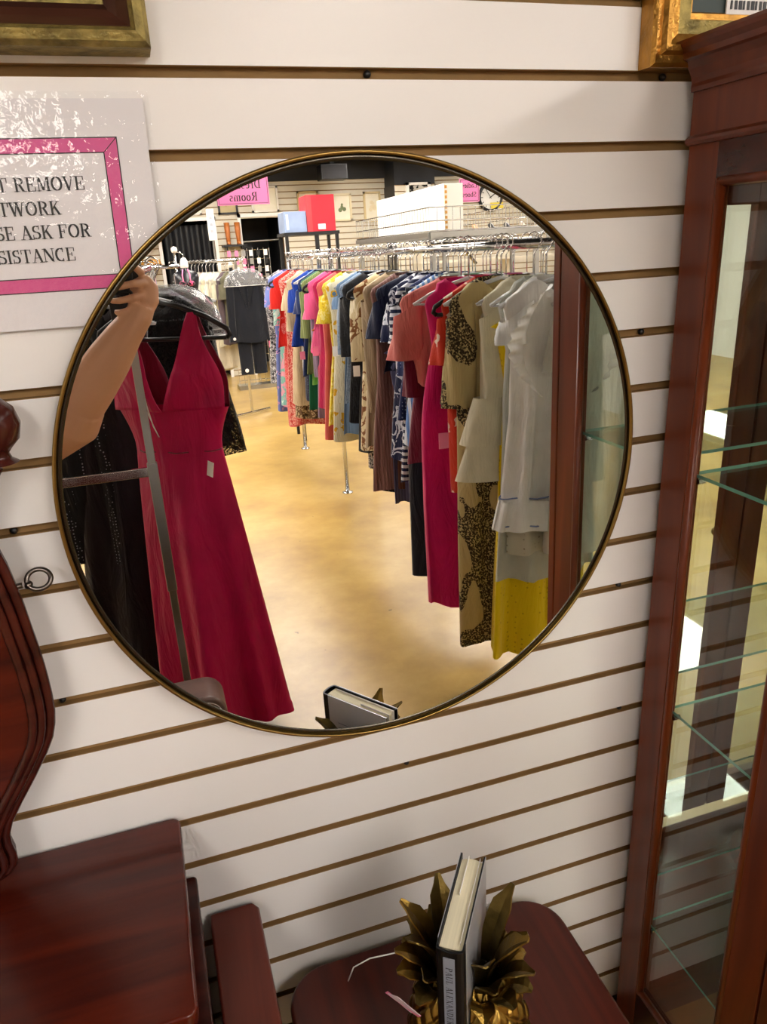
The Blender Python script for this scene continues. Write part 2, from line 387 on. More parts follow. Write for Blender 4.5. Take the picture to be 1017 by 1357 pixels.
for i, (a, b_, zt) in enumerate(((0.42, 1.08, 1.99), (1.44, 1.98, 2.01))):
    mb = MB()
    mb.box(a-.05, b_+.05, FY-1.3, FY-1.25, 0, 2.2); mb.box(a-.06, a-.01, FY-1.25, FY-.08, 0, 2.2); mb.box(b_+.01, b_+.06, FY-1.25, FY-.08, 0, 2.2); mb.box(a-.06, b_+.06, FY-1.3, FY-.08, 2.2, 2.25)  # shade of the unlit room is put into the dark colour of this box
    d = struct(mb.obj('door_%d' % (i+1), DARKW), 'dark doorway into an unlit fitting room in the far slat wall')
    fr = MB().box(a-.04, a, FY, FY+.02, 0, zt+.04).box(b_, b_+.04, FY, FY+.02, 0, zt+.04).box(a-.04, b_+.04, FY, FY+.02, zt, zt+.04).obj('door_casing', WHITEM, d)
    if i: MB().tube([(a-.0, FY-.25, 1.72), (b_, FY-.25, 1.73)], .012).obj('curtain_rod', STEEL, d); MB().box(1.6, 1.75, FY-1.24, FY-1.2, 0, 1.7).obj('inner_door', BLACK, d)
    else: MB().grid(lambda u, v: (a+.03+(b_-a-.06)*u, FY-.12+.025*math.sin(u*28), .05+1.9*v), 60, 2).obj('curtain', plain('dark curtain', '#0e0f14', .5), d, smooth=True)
o = MB().box(-2.67, -2.6, FY-.1, 0.1, 0, 2.65).obj('wall_left', WHITEM); struct(o)
o = MB().box(6.4, 6.47, FY-.1, 0.1, 0, 2.65).obj('wall_right', WHITEM); struct(o)
# floor: worn polished concrete
m_, nt, b = base_mat('polished tan concrete')
co = coords(nt)
n1 = N(nt, 'ShaderNodeTexNoise'); n1.inputs['Scale'].default_value = 2.2; n1.inputs['Detail'].default_value = 7; n1.inputs['Roughness'].default_value = 0.65; nt.links.new(co, n1.inputs[0])
n2 = N(nt, 'ShaderNodeTexNoise'); n2.inputs['Scale'].default_value = 26; n2.inputs['Detail'].default_value = 3; nt.links.new(co, n2.inputs[0])
c1 = ramp(nt, n1.outputs[0], [(0.3, lin('#9c7a42')), (0.5, lin('#b29250')), (0.72, lin('#c6a868'))])
c2 = ramp(nt, n2.outputs[0], [(0.2, lin('#5c4a2c')), (0.27, (1, 1, 1, 1)), (0.8, (1, 1, 1, 1))])
mx = N(nt, 'ShaderNodeMix', data_type='RGBA', blend_type='MULTIPLY'); mx.inputs[0].default_value = 0.8
nt.links.new(c1, mx.inputs[6]); nt.links.new(c2, mx.inputs[7]); nt.links.new(mx.outputs[2], b.inputs['Base Color'])
b.inputs['Roughness'].default_value = 0.3; b.inputs['Specular IOR Level'].default_value = 0.5
FLOORM = m_
struct(MB().box(-2.7, 6.5, FY-1.4, 0.1, -0.1, 0).obj('floor', FLOORM))
CEILM = plain('charcoal ceiling paint', '#23252b', 0.8, var=0.25, vscale=3)
struct(MB().box(-2.7, 6.5, FY-.1, 0.1, 2.65, 2.72).obj('ceiling', CEILM))
# ceiling troffers
LM = emis('lamp diffuser', '#fff7ef', LIGHT)
lights = [(2.9, -0.85), (-0.9, -2.7), (1.0, -2.7), (2.9, -2.7), (-0.9, -4.4), (1.0, -4.4), (2.9, -4.4), (-0.9, -6.0), (1.0, -6.0), (2.9, -6.0), (4.8, -4.4), (-0.9, -8.0), (1.0, -8.0), (2.9, -8.0), (4.8, -8.0)]  # first entry is an added fill lamp that brightens the garment fronts
for i, (lx, ly) in enumerate(lights):
    where = 'added as fill near the mirror' if ly > -1 else 'next to the mirror wall' if ly > -3 else 'over the middle of the rails' if ly > -5 else 'over the far rails' if ly > -7 else 'close to the far wall'
    side = {-0.9: 'on the fitting-rail side', 1.0: 'above the aisle', 2.9: 'beyond the long rail', 3.0: 'beyond the long rail', 4.8: 'on the shoe side'}[lx]
    t = thing('ceiling_light', 'bright white rectangular ceiling panel light %s, %s' % (where, side), 'light', (lx, ly, 2.62), 0, 'ceiling panel lights')
    MB().box(-.32, .32, -.62, -.60, -.025, .03).box(-.32, .32, .60, .62, -.025, .03).box(-.32, -.30, -.6, .6, -.025, .03).box(.30, .32, -.6, .6, -.025, .03).box(-.3, .3, -.6, .6, .0, .03).obj('frame', WHITEH, t)
    MB().box(-.3, .3, -.6, .6, -.02, -.002).obj('diffuser', LM, t)

# ================================================================ ROUND MIRROR
mir = thing('round_mirror', 'large round wall mirror with a thin gold rim on the white slat wall', 'mirror', (0.251, -0.004, 1.2385))
mir.rotation_euler = (-0.010, 0, 0)
m_ = bpy.data.materials.new('silvered glass'); m_.use_nodes = True; nt = m_.node_tree
for n_ in list(nt.nodes): nt.nodes.remove(n_)
g = N(nt, 'ShaderNodeBsdfGlossy'); g.inputs[0].default_value = (0.93, 0.94, 0.93, 1); g.inputs['Roughness'].default_value = 0.0
o_ = N(nt, 'ShaderNodeOutputMaterial'); nt.links.new(g.outputs[0], o_.inputs[0]); SILV = m_
n = 160; R_ = 0.3625
mb = MB(); mb.v = [(0, -0.022, 0)]+[(R_*math.cos(2*PI*i/n), -0.022, R_*math.sin(2*PI*i/n)) for i in range(n)]
mb.f = [(0, 1+i, 1+(i+1) % n) for i in range(n)]; mb.m = [0]*n
mb.obj('mirror_glass', SILV, mir)
MB().lathe([(0.3600, -0.0218), (0.3610, -0.0228), (0.3662, -0.0240), (0.3662, -0.0215)], 160, axis='y').obj('bevelled_edge', plain('dark inner lip', '#4a463e', 0.25, 1.0), mir, smooth=True)
MB().lathe([(0.3660, -0.004), (0.3660, -0.0268), (0.3668, -0.028), (0.3690, -0.028), (0.3700, -0.0268), (0.3700, -0.004)], 160, axis='y').obj('gold_rim', GOLD, mir, smooth=True)
MB().lathe([(0.0, -0.004), (0.365, -0.004)], 64, axis='y').obj('backing_board', BLACK, mir)

# screws in the grooves
scr = MB().lathe([(0, -.0035), (.003, -.003), (.0042, -.0005), (.0042, .002)], 14, axis='y')
sc0 = None
for sx, sz, lb in ((.276, 1.6852, 'above the round mirror'), (.655, 1.6852, 'under the gilt picture frame'), (.650, 1.3804, 'right of the mirror near its upper right curve'), (.638, 1.2280, 'touching the right edge of the mirror'),
                   (.641, 0.9994, 'below right of the mirror'), (.658, 0.7708, 'beside the cabinet level with its middle shelf'), (.284, 0.7708, 'under the bottom of the mirror'), (-.171, 1.2280, 'beside the metal ring at the left'), (-.162, 0.9994, 'left below the mirror beside the scrolled wood panel')):
    if sc0 is None: sc0 = scr.obj('wall_screw', BLACK, smooth=True); q = sc0
    else: q = sc0.copy(); COL.objects.link(q)
    q.location = (sx, 0.006, sz); tag(q, 'black screw head in a slat groove '+lb, 'screw', 'screws in the slat grooves')

# ================================================================ LAMINATED SIGN
sg = thing('laminated_notice', 'white laminated notice with pink border on the slat wall, upper left', 'sign', (0, 0, 0))
PAPER = plain('white paper', '#dcd9dc', 0.5, var=0.01); PINK = plain('pink ink', '#d0508c', 0.5, var=0.04)
SX0, SX1, SZ0, SZ1 = -0.245, 0.034, 1.447, 1.660
def sgp(x, z, off=0.0):   # gently buckled sheet
    u = (x-SX0)/(SX1-SX0); v = (z-SZ0)/(SZ1-SZ0)
    xx = x + (0.006*(v-0.5) if u > .5 else 0)*u
    yy = -0.006-0.004*math.sin(v*PI*1.2)*u*u-0.004*u-off
    return (xx, yy, z)
MB().grid(lambda u, v: sgp(SX0+(SX1-SX0)*u, SZ0+(SZ1-SZ0)*v), 24, 24).obj('paper_sheet', PAPER, sg, smooth=True)
lamm, lnt, lb_ = base_mat('laminate film'); 
for n_ in list(lnt.nodes): lnt.nodes.remove(n_)
fo = N(lnt, 'ShaderNodeOutputMaterial'); fm = N(lnt, 'ShaderNodeMixShader'); ft = N(lnt, 'ShaderNodeBsdfTransparent'); fg = N(lnt, 'ShaderNodeBsdfGlossy'); fg.inputs['Roughness'].default_value = 0.08
ff = N(lnt, 'ShaderNodeFresnel'); thin_ior(lnt, ff, 1.5); fn = N(lnt, 'ShaderNodeTexNoise'); fn.inputs['Scale'].default_value = 90; fb = N(lnt, 'ShaderNodeBump'); fb.inputs['Strength'].default_value = 0.5; fb.inputs['Distance'].default_value = 0.002
lnt.links.new(coords(lnt), fn.inputs[0]); lnt.links.new(fn.outputs[0], fb.inputs['Height']); lnt.links.new(fb.outputs[0], fg.inputs['Normal'])
lnt.links.new(ff.outputs[0], fm.inputs[0]); lnt.links.new(ft.outputs[0], fm.inputs[1]); lnt.links.new(fg.outputs[0], fm.inputs[2]); lnt.links.new(fm.outputs[0], fo.inputs[0])
MB().grid(lambda u, v: (lambda q: (q[0]+(u-.5)*.012, q[1]-.0012-.0012*math.sin(v*37)*max(0, u-.7)*3, q[2]+(v-.5)*.012))(sgp(SX0+(SX1-SX0)*u, SZ0+(SZ1-SZ0)*v)), 40, 60).obj('laminate_film', lamm, sg, smooth=True)
BX0, BX1, BZ0, BZ1, BW = -0.216, 0.004, 1.484, 1.625, 0.0125
def band(pts):
    mb = MB()
    for q in pts:
        (a, b_, c_, d) = q
        n_ = 10
        vs = []
        for i in range(n_+1):
            t = i/n_
            vs.append(sgp(a[0]+(b_[0]-a[0])*t, a[1]+(b_[1]-a[1])*t, .0005)); vs.append(sgp(d[0]+(c_[0]-d[0])*t, d[1]+(c_[1]-d[1])*t, .0005))
        mb.add(vs, [(2*i, 2*i+2, 2*i+3, 2*i+1) for i in range(n_)])
    return mb
def ringb(x0, x1, z0, z1, w_): return [((x0, z1), (x1, z1), (x1-w_, z1-w_), (x0+w_, z1-w_)), ((x1, z1), (x1, z0), (x1-w_, z0+w_), (x1-w_, z1-w_)), ((x1, z0), (x0, z0), (x0+w_, z0+w_), (x1-w_, z0+w_)), ((x0, z0), (x0, z1), (x0+w_, z1-w_), (x0+w_, z0+w_))]
band(ringb(BX0, BX1, BZ0, BZ1, BW)).obj('pink_border', PINK, sg)
kb = band(ringb(BX0-.001, BX1+.001, BZ0-.001, BZ1+.001, .001)+ringb(BX0+BW, BX1-BW, BZ0+BW, BZ1-BW, .001)+[((BX1-.0005, BZ1), (BX1+.0005, BZ1), (BX1-BW+.0007, BZ1-BW), (BX1-BW-.0004, BZ1-BW))])
kb.v = [(x, y-.0003, z) for x, y, z in kb.v]; kb.obj('border_outline', INK, sg)
mb = MB(); hcap = 0.0125
for txt, zb in (('DO NOT REMOVE', 1.5785), ('ARTWORK', 1.5565), ('PLEASE ASK FOR', 1.5345), ('ASSISTANCE', 1.5125)):
    text_mb(mb, txt, (-0.032-text_width('PLEASE ASK FOR', -.02)*hcap/2, 0, zb), (1, 0, 0), (0, 0, 1), (0, -1, 0), hcap, sp=-0.02)
mb.v = [(lambda q: (q[0], q[1]-.0008+y, q[2]))(sgp(x, z)) for x, y, z in mb.v]
mb.obj('printed_words', INK, sg)

# ================================================================ PICTURE FRAMES ON THE NEAR WALL
def frame_prof(t, prof, x0, x1, z0, z1, name, mats, mis):
    """mitred frame from profile [(inset, depth)] ; x0.. outer rectangle, depth towards -y"""
    mb = MB(); loops = []
    for ins, dep in prof: loops.append([(x0+ins, -dep, z0+ins), (x1-ins, -dep, z0+ins), (x1-ins, -dep, z1-ins), (x0+ins, -dep, z1-ins)])
    vs = [p for l in loops for p in l]
    for i in range(len(loops)-1):
        mb.add([loops[i][j] for j in range(4)]+[loops[i+1][j] for j in range(4)], [(j, (j+1) % 4, 4+(j+1) % 4, 4+j) for j in range(4)], mis[i])
    return mb.obj(name, mats, t)
OLDG = plain('tarnished gilt', '#8a7a44', 0.5, 0.6, var=0.5, vscale=60, bump=0.6, bscale=260)
BRIGHTG = plain('bright gilt', '#a87a34', 0.3, 0.8, var=0.3, vscale=40, bump=0.5, bscale=200)
BROWNF = plain('brown lacquered frame', '#4a2a1e', 0.35, var=0.2, vscale=14)
t = thing('picture_frame', 'deep brown picture frame with tarnished gilt edges at the top left', 'picture frame', (0, 0, 0))
frame_prof(t, [(0, .001), (0, .040), (.004, .046), (.012, .048), (.016, .043), (.018, .040), (.026, .030), (.034, .022), (.037, .027), (.052, .025), (.058, .016), (.060, .004)], -.42, .050, 1.697, 2.05, 'moulding', [OLDG, BROWNF], [0, 0, 0, 0, 1, 1, 1, 1, 0, 0, 0])
MB().box(-.37, -.003, -.01, -.006, 1.735, 2.0).obj('picture', plain('faded painting', '#6a6248', .5, var=.4, vscale=10), t)
t = thing('gilt_picture_frame', 'ornate gold picture frame with dark green picture above the display cabinet', 'picture frame', (0, 0, 0))
frame_prof(t, [(0, .001), (0, .024), (.004, .028), (.012, .026), (.016, .031), (.022, .031), (.024, .022), (.034, .026), (.048, .028), (.051, .018), (.057, .018), (.060, .012), (.060, .004)], .614, 1.10, 1.690, 2.15, 'moulding', [BRIGHTG, OLDG], [0, 0, 0, 0, 0, 1, 0, 1, 0, 0, 0, 0])
MB().box(.67, 1.05, -.012, -.006, 1.735, 2.1).obj('picture', plain('dark teal canvas', '#22342f', .5), t)
lb_ = MB().box(.722, .79, -.0155, -.0135, 1.748, 1.79).obj('price_label', TAGW, t)
mb = MB()
for i in range(9): mb.box(.727+i*.006, .7295+i*.006+(i % 3)*.001, -.0165, -.0156, 1.753, 1.762)
mb.box(.725, .775, -.0165, -.0156, 1.768, 1.770); mb.obj('barcode', INK, lb_)

# ================================================================ DISPLAY CABINET (right)
cab = thing('display_cabinet', 'tall cherry wood curio cabinet with glass sides and shelves on the right', 'cabinet', (0, 0, 0))
X0, X1c, YB, YF = 0.68, 1.56, -0.022, -0.318
ZT = 1.716
# stiles
for nm, xa, xb, ya, yb in (('back_stile', X0, X0+.022, YB-.052, YB), ('front_stile', X0, X0+.022, YF, YF+.056), ('back_stile', X1c-.022, X1c, YB-.052, YB), ('front_stile', X1c-.022, X1c, YF, YF+.056)):
    MB().box(xa, xb, ya, yb, 0.0, 1.61).obj(nm, CHERRY, cab, bevel=.0015)
for xa, sg_ in ((X0, 1), (X1c, -1)):
    a, b_ = sorted((xa+.004*sg_, xa+.016*sg_))
    mb = MB()
    xo = xa-.001*sg_ if sg_ > 0 else xa-.0
    mb.tube([(xa+.004*sg_, YB-.058, .2), (xa+.004*sg_, YB-.058, 1.565)], .0065, 8); mb.tube([(xa+.004*sg_, YF+.061, .2), (xa+.004*sg_, YF+.061, 1.565)], .0065, 8)
    mb.tube([(xa+.004*sg_, YB-.056, 1.562), (xa+.004*sg_, YF+.058, 1.562)], .0065, 8); mb.tube([(xa+.004*sg_, YB-.056, .205), (xa+.004*sg_, YF+.058, .205)], .0065, 8)
    mb.obj('glazing_bead', CHERRY, cab, smooth=True)
    MB().box(min(xa, xa+.022*sg_), max(xa, xa+.022*sg_), YF+.056, YB-.052, 1.564, 1.61).obj('side_rail', CHERRYD, cab, bevel=.001)
    MB().box(min(xa, xa+.022*sg_), max(xa, xa+.022*sg_), YF+.056, YB-.052, 0.03, .2).obj('side_rail', CHERRYD, cab, bevel=.001)
    MB().box(min(xa+.009*sg_, xa+.013*sg_), max(xa+.009*sg_, xa+.013*sg_), YF+.05, YB-.05, .19, 1.57).obj('side_glass', GLASS, cab)
MB().box(X0+.001, X1c-.001, YF+.002, YB, 0.02, .18).obj('plinth', CHERRYX, cab, bevel=.002)
MB().box(X0+.01, X1c-.01, YF+.01, YB-.004, 1.60, 1.70).obj('cabinet_top', CHERRYX, cab)
MB().box(X0+.022, X1c-.022, YB-.006, YB-.002, .18, 1.6).obj('mirror_back', SILV, cab)
MB().box(X0+.022, X1c-.022, YB-.002, YB, .18, 1.6).obj('back_board', CHERRYD, cab)
# crown mouldings swept round the three open sides
def crown(prof, name, mat):
    mb = MB(); loops = []
    for o_, z_ in prof: loops.append([(X0-o_, YB, z_), (X0-o_, YF-.024-o_, z_), (X1c+o_, YF-.024-o_, z_), (X1c+o_, YB, z_)])
    for i in range(len(loops)-1):
        mb.add(loops[i]+loops[i+1], [(j, j+1, 5+j, 4+j) for j in range(3)])
    l = loops[-1]; mb.add(l, [(0, 1, 2, 3)]); l = loops[0]; mb.add(l, [(0, 1, 2, 3)])
    return mb.obj(name, mat, cab)
crown([(.0, 1.664), (.004, 1.664), (.0045, 1.669), (.004, 1.673), (.005, 1.679), (.010, 1.688), (.018, 1.695), (.023, 1.697), (.0235, 1.703), (.029, 1.708), (.031, 1.712), (.030, 1.716)], 'cornice', CHERRYX)
crown([(.0, 1.612), (.0, 1.664)], 'frieze', CHERRY)
crown([(.0, 1.605), (.004, 1.606), (.007, 1.609), (.006, 1.613), (.002, 1.616), (.0, 1.617)], 'bead_moulding', CHERRYX)
SHEDGE = plain('green glass edge', '#7fb0a2', .15, spec=.8, var=.1)
for z_ in (1.188, .803, .356):
    mb = MB(); a, b_, c_, d = X0+.016, X1c-.026, YF+.045, YB-.045
    vs = [(a, c_, z_), (b_, c_, z_), (b_, d, z_), (a, d, z_), (a, c_, z_+.005), (b_, c_, z_+.005), (b_, d, z_+.005), (a, d, z_+.005)]
    mb.add(vs, [(0, 1, 2, 3), (4, 5, 6, 7)], 0); mb.add(vs, [(0, 1, 5, 4), (1, 2, 6, 5), (2, 3, 7, 6), (3, 0, 4, 7)], 1)
    sh = mb.obj('glass_shelf', [GLASS, SHEDGE], cab)
    MB().tube([(X0+.013, YB-.06, z_-.004), (X0+.024, YB-.06, z_-.004)], .004, 8).obj('shelf_pin', CHROME, cab)
    MB().tube([(X0+.013, YF+.07, z_-.004), (X0+.024, YF+.07, z_-.004)], .004, 8).obj('shelf_pin', CHROME, cab)
for k_, (xa, xb) in enumerate(((X0, (X0+X1c)/2-.002), ((X0+X1c)/2+.002, X1c))):
    ya, yb = YF-.024, YF-.004
    d = MB().box(xa, xa+.05, ya, yb, .20, 1.604).box(xb-.05, xb, ya, yb, .20, 1.604).box(xa+.05, xb-.05, ya, yb, 1.54, 1.604).box(xa+.05, xb-.05, ya, yb, .20, .27).obj('door', CHERRY, cab, bevel=.002)
    MB().box(xa+.045, xb-.045, YF-.015, YF-.011, .26, 1.55).obj('door_glass', GLASS, d)
    kx = xb-.025 if k_ == 0 else xa+.025
    MB().lathe([(0, -.026), (.009, -.024), (.011, -.018), (.006, -.011), (.004, 0)], 16, center=(kx, ya, .9), axis='y').obj('knob', BRASS, d, smooth=True)

# ================================================================ LEFT FURNITURE
con = thing('console_table', 'dark red mahogany console table at the lower left, the highest of the stepped tops', 'table', (0, 0, 0))
MB().prism(rrect(-1.0, -.050, -.300, -.006, .012, 5), .768, .790, 'z').obj('tabletop', MAHOG, con, bevel=.004)
MB().box(-.985, -.066, -.285, -.02, .70, .768).obj('apron', CHERRYD, con, bevel=.002)
for lx in (-.97, -.345):
    for ly in (-.27, -.06): MB().tube([(lx, ly, .70), (lx, ly, .5), (lx, ly, .02), (lx, ly, 0)], [.02, .018, .012, .010], 12).obj('leg', CHERRYD, con, smooth=True)
bs = thing('bedside_cupboard', 'narrow dark brown cupboard edge between the console table and the low reddish side table', 'cupboard', (0, 0, 0))
MB().prism(rrect(-.31, -.042, -.285, -.008, .006, 4), .667, .683, 'z').obj('top_panel', CHERRYD, bs, bevel=.003)
MB().box(-.30, -.052, -.27, -.02, .06, .667).obj('carcass', CHERRYD, bs, bevel=.002)
for lx in (-.28, -.07):
    for ly in (-.255, -.035): MB().box(lx-.012, lx+.012, ly-.012, ly+.012, 0, .06).obj('foot', CHERRYD, bs)
sd = thing('side_table', 'low reddish brown side table with clipped corner, lowest of the stepped tops', 'table', (0, 0, 0))
MB().prism([(-.034, -.34), (.030, -.34), (.037, -.333), (.037, -.022), (.029, -.010), (-.034, -.010)], .590, .607, 'z').obj('tabletop', wood('reddish wood', '#4c1a12', '#6e2c1c', axis=1), sd, bevel=.004)
MB().box(-.030, .026, -.32, -.022, .08, .590).obj('carcass', CHERRYD, sd, bevel=.002)
for ly in (-.30, -.04):
    MB().box(-.026, .022, ly-.012, ly+.012, 0, .08).obj('foot', CHERRYD, sd)
# scrolled panel
sp_ = thing('scrolled_wood_panel', 'dark cherry panel with scrolled moulded edge standing on the console at left', 'furniture panel', (0, 0, 0))
edge = [(-.145, 1.300), (-.152, 1.286), (-.170, 1.270), (-.180, 1.250), (-.179, 1.230), (-.174, 1.208), (-.170, 1.180), (-.167, 1.156), (-.165, 1.130), (-.163, 1.108), (-.1615, 1.085), (-.161, 1.067), (-.161, 1.045), (-.162, 1.025), (-.165, 1.008), (-.170, .992), (-.180, .973), (-.197, .946), (-.218, .915), (-.235, .888), (-.242, .870), (-.243, .855), (-.241, .840), (-.242, .826), (-.250, .816), (-.262, .8095)]
edge = [(x-0.004, z) for x, z in edge[3:]]
out = edge+[(-.30, .7905), (-.75, .7905), (-.75, 1.26), (-.20, 1.26)]
out = [(x, max(z, .7915)) for x, z in out]
MB().prism([(x-.012, z) for x, z in out if x > -.7]+[(-.75, .7915), (-.75, 1.26)], -.062, -.030, 'y').obj('panel', MAHOG, sp_)
for off, yy, rr in ((0, -.055, .0055), (-.009, -.062, .005), (-.018, -.066, .005), (-.004, -.044, .007)):
    MB().tube([(x+off, yy, z) for x, z in edge], rr, 10).obj('edge_moulding', CHERRYD, sp_, smooth=True)
MB().lathe([(0, .030), (.014, .027), (.025, .016), (.029, 0), (.025, -.016), (.016, -.025), (.012, -.030), (.014, -.036), (.02, -.040)], 28, center=(-.160, -.045, 1.360)).obj('ball_finial', CHERRYD, sp_, smooth=True)
MB().tube([(-.167, -.045, 1.32), (-.19, -.045, 1.29), (-.22, -.045, 1.25)], [.012, .014, .02], 12).obj('finial_stem', CHERRYD, sp_, smooth=True)
ri = MB().tube([(-.149+.0125*math.cos(a), -.040+.006*math.sin(a), 1.183+.0095*math.sin(a)) for a in [2*PI*i/28 for i in range(28)]], .0028, 8, closed=True).obj('metal_ring', plain('dark nickel', '#6a625c', .3, 1.0), sp_, smooth=True)
MB().tube([(-.18, -.045, 1.180), (-.166, -.043, 1.180)], .0035, 10).lathe([(0, -.004), (.004, -.003), (.0045, .002)], 12, center=(-.160, -.042, 1.179), axis='y').obj('ring_screw', plain('dark nickel', '#6a625c', .3, 1.0), sp_, smooth=True)

# ================================================================ LOW TABLE, PINEAPPLE BOOKENDS, BOOK
TZ = .450
lt = thing('low_table', 'dark cherry table with rounded corners carrying the brass pineapples', 'table', (0, 0, 0))
MB().prism(rrect(.058, .516, -.46, -.018, .065, 10), TZ-.022, TZ, 'z').obj('tabletop', wood('dark cherry top', '#3a120c', '#5e2012', axis=1, rough=.3), lt, bevel=.006)
MB().box(.10, .475, -.42, -.055, TZ-.10, TZ-.022).obj('apron', CHERRYD, lt, bevel=.002)
for lx in (.12, .455):
    for ly in (-.40, -.075): MB().tube([(lx, ly, TZ-.05), (lx, ly, .3), (lx, ly, 0)], [.022, .018, .012], 12).obj('leg', CHERRYD, lt, smooth=True)
bd = Vector((.578, .816, 0)); bn = Vector((.816, -.578, 0))    # book depth direction, book normal (towards +x)
BC = Vector((.262, -.255, 0)); TH = .0165
def pine_half(side, label):
    ang = math.atan2(bn.y, bn.x) + (0 if side > 0 else PI)
    t = thing('pineapple_bookend', label, 'bookend', tuple(BC+bn*side*TH)+() if False else (BC.x+bn.x*side*(TH+.001), BC.y+bn.y*side*(TH+.001), TZ), ang, 'brass pineapple bookends')
    # local: +x away from book
    H = .205; RR = .066 if side > 0 else .055
    def prof(v):   # v 0..1 bottom to top
        return RR*(math.sin(PI*(0.12+0.80*v))**0.62)
    nu, nv = 84, 72
    def fn(u, v):
        a = -PI/2+PI*u
        g1 = (u*6+v*6) % 1; g2 = (u*6-v*6) % 1
        d = min(g1, 1-g1, g2, 1-g2); groove = -.0035*math.exp(-(d/.075)**2)
        pu = .0022*min(1, d*4)
        r_ = prof(v)+groove+pu
        return (r_*math.cos(a), r_*math.sin(a), .008+H*v)
    MB().grid(fn, nu, nv).obj('fruit_body', BRASS, t, smooth=True)
    pr = [(0, .008)]+[(prof(i/20), .008+H*i/20) for i in range(21)]
    MB().add([(0.0004, y_, z_) for y_, z_ in [(p[0], p[1]) for p in pr[1:]]+[(-p[0], p[1]) for p in reversed(pr[1:])]], [tuple(range(42))]).obj('flat_back', BRASS, t)
    pts = [(RR*1.22*math.cos(-PI/2+PI*i/24), RR*1.22*math.sin(-PI/2+PI*i/24)) for i in range(25)]
    MB().prism(pts, 0.0, .008, 'z').obj('base_plate', BRASS, t, bevel=.002)
    k = 0
    LEAF = plain('dark antique brass', '#6e5c30', .38, 1.0, var=.4, vscale=40, bump=.3, bscale=200)
    for tier, (n_, L, lean, zb, r0) in enumerate(((5, .046, 1.6, .196, .034), (4, .064, 1.05, .205, .028), (3, .098, .66, .214, .018))):
        for i in range(n_):
            a = -PI/2+PI*(i+.5+(0.15 if tier % 2 else -.1))/n_
            a += rnd.uniform(-.1, .1); LL = L*rnd.uniform(.9, 1.12); ln = lean*rnd.uniform(.85, 1.15)
            tw = rnd.uniform(-.3, .3)
            def lf(u, v, a=a, LL=LL, ln=ln, zb=zb, r0=r0, tw=tw):
                wv = .0128*(.70+.45*math.sin(PI*min(v*1.1, 1)*.8))*(1 if v < .78 else max(0.25, (1-v)/.22))
                th = .15+ln*v**1.1
                # integrate curve approx
                rr = r0; zz = zb; steps = 8
                for s_ in range(steps):
                    t_ = .15+ln*(v*s_/steps)**1.0*1.2
                    rr += math.sin(t_)*LL*v/steps; zz += math.cos(t_)*LL*v/steps
                x_ = (u-.5)*2*wv; cup = .25*abs(x_)
                ca, sa = math.cos(a), math.sin(a)
                nr = -math.cos(th); nz = math.sin(th)
                rx = rr+nr*cup*1.2; zx = zz+nz*cup*1.2+tw*x_
                return (max(rx*ca-x_*sa, 0.001), rx*sa+x_*ca, zx)
            MB().grid(lf, 4, 8).obj('leaf', LEAF if (i+tier) % 3 else BRASS, t, smooth=False, solid=.0018)
    return t
pL = pine_half(-1, 'brass pineapple half on the left of the upright book, with the price tag')
pR = pine_half(1, 'brass pineapple half on the right of the upright book')
# price tag hanging on the left half (local +x points away from the book = world -bn)
tg = MB().box(-.0105, .0105, -.0004, .0004, -.042, 0).obj('price_tag', plain('pale pink tag', '#e8d2dc', .6), pL, loc=(.062, .046, .196), rot=(-.45, .55, -.5))
mb = MB()
for i in range(8): mb.box(-.006+(i % 2)*.001, .005-(i % 3)*.002, -.0007, -.0005, -.038+i*.0042, -.0365+i*.0042)
mb.obj('tag_print', INK, tg)
MB().box(-.004, .004, -.0004, .0004, -.05, 0).obj('price_tag', TAGP, pL, loc=(.072, .040, .190), rot=(-.4, .95, -.5))
MB().tube([(.035, .0, .21), (.065, .02, .235), (.095, .03, .228), (.118, .03, .205), (.128, .028, .175)], .0009, 6).obj('tag_string', WHITEH, pL, smooth=True)
# book
BZ0 = TZ+.004; BZ1 = .772
bk = thing('hardback_book', 'black hardback book standing upright between the brass pineapples, cream pages upward', 'book', (.2235, -.3075, BZ0), math.atan2(bd.y, bd.x))
# local x = from spine to fore-edge, local y = left(+)/right(-)
BH = BZ1-BZ0; BD = .138; BT = .0160
JK = plain('glossy black dust jacket', '#0b0b0d', .42, spec=.3); SILVJ = plain('silver grey board edge', '#b8b8bc', .3, .3); PAGE = plain('cream paper', '#e8dfc0', .8, var=.08, vscale=3, scale=(1, 120, 1))
mb = MB(); tt = .0022
mb.box(0, BD, BT-tt, BT, 0, BH); mb.box(0, BD, -BT, -BT+tt, 0, BH)
pts = [(0, BT)]+[(-.006*math.sin(PI*i/10), BT*math.cos(PI*i/10)) for i in range(1, 10)]+[(0, -BT)]+[(.002, -BT+tt)]+[(.002-.005*math.sin(PI*i/10), -(BT-tt)*math.cos(PI*i/10)) for i in range(1, 10)]+[(.002, BT-tt)]
mb.prism(pts, 0, BH, 'z')
cv = mb.obj('cover', JK, bk)
MB().box(.01, BD+.0004, BT-.0002, BT+.0005, -.0002, BH+.0006).box(.01, BD+.0004, -BT-.0005, -BT+.0002, -.0002, BH+.0006).obj('jacket_edge', SILVJ, bk)
mb = MB()
mb.grid(lambda u, v: (.003+(BD-.010)*v+.004*math.cos((u-.5)*PI)*(v), (u-.5)*2*(BT-tt-.0006), BH-.004), 12, 1)
mb.box(.003, BD-.008, -(BT-tt-.0006), BT-tt-.0006, .004, BH-.0045)
pg = mb.obj('page_block', PAGE, bk)
MB().box(BD*.55, BD-.002, .0045, .0052, BH-.02, BH-.0005).box(.01, BD-.002, -.0098, -.0093, BH-.02, BH-.001).obj('marker_slip', TAGW, bk)
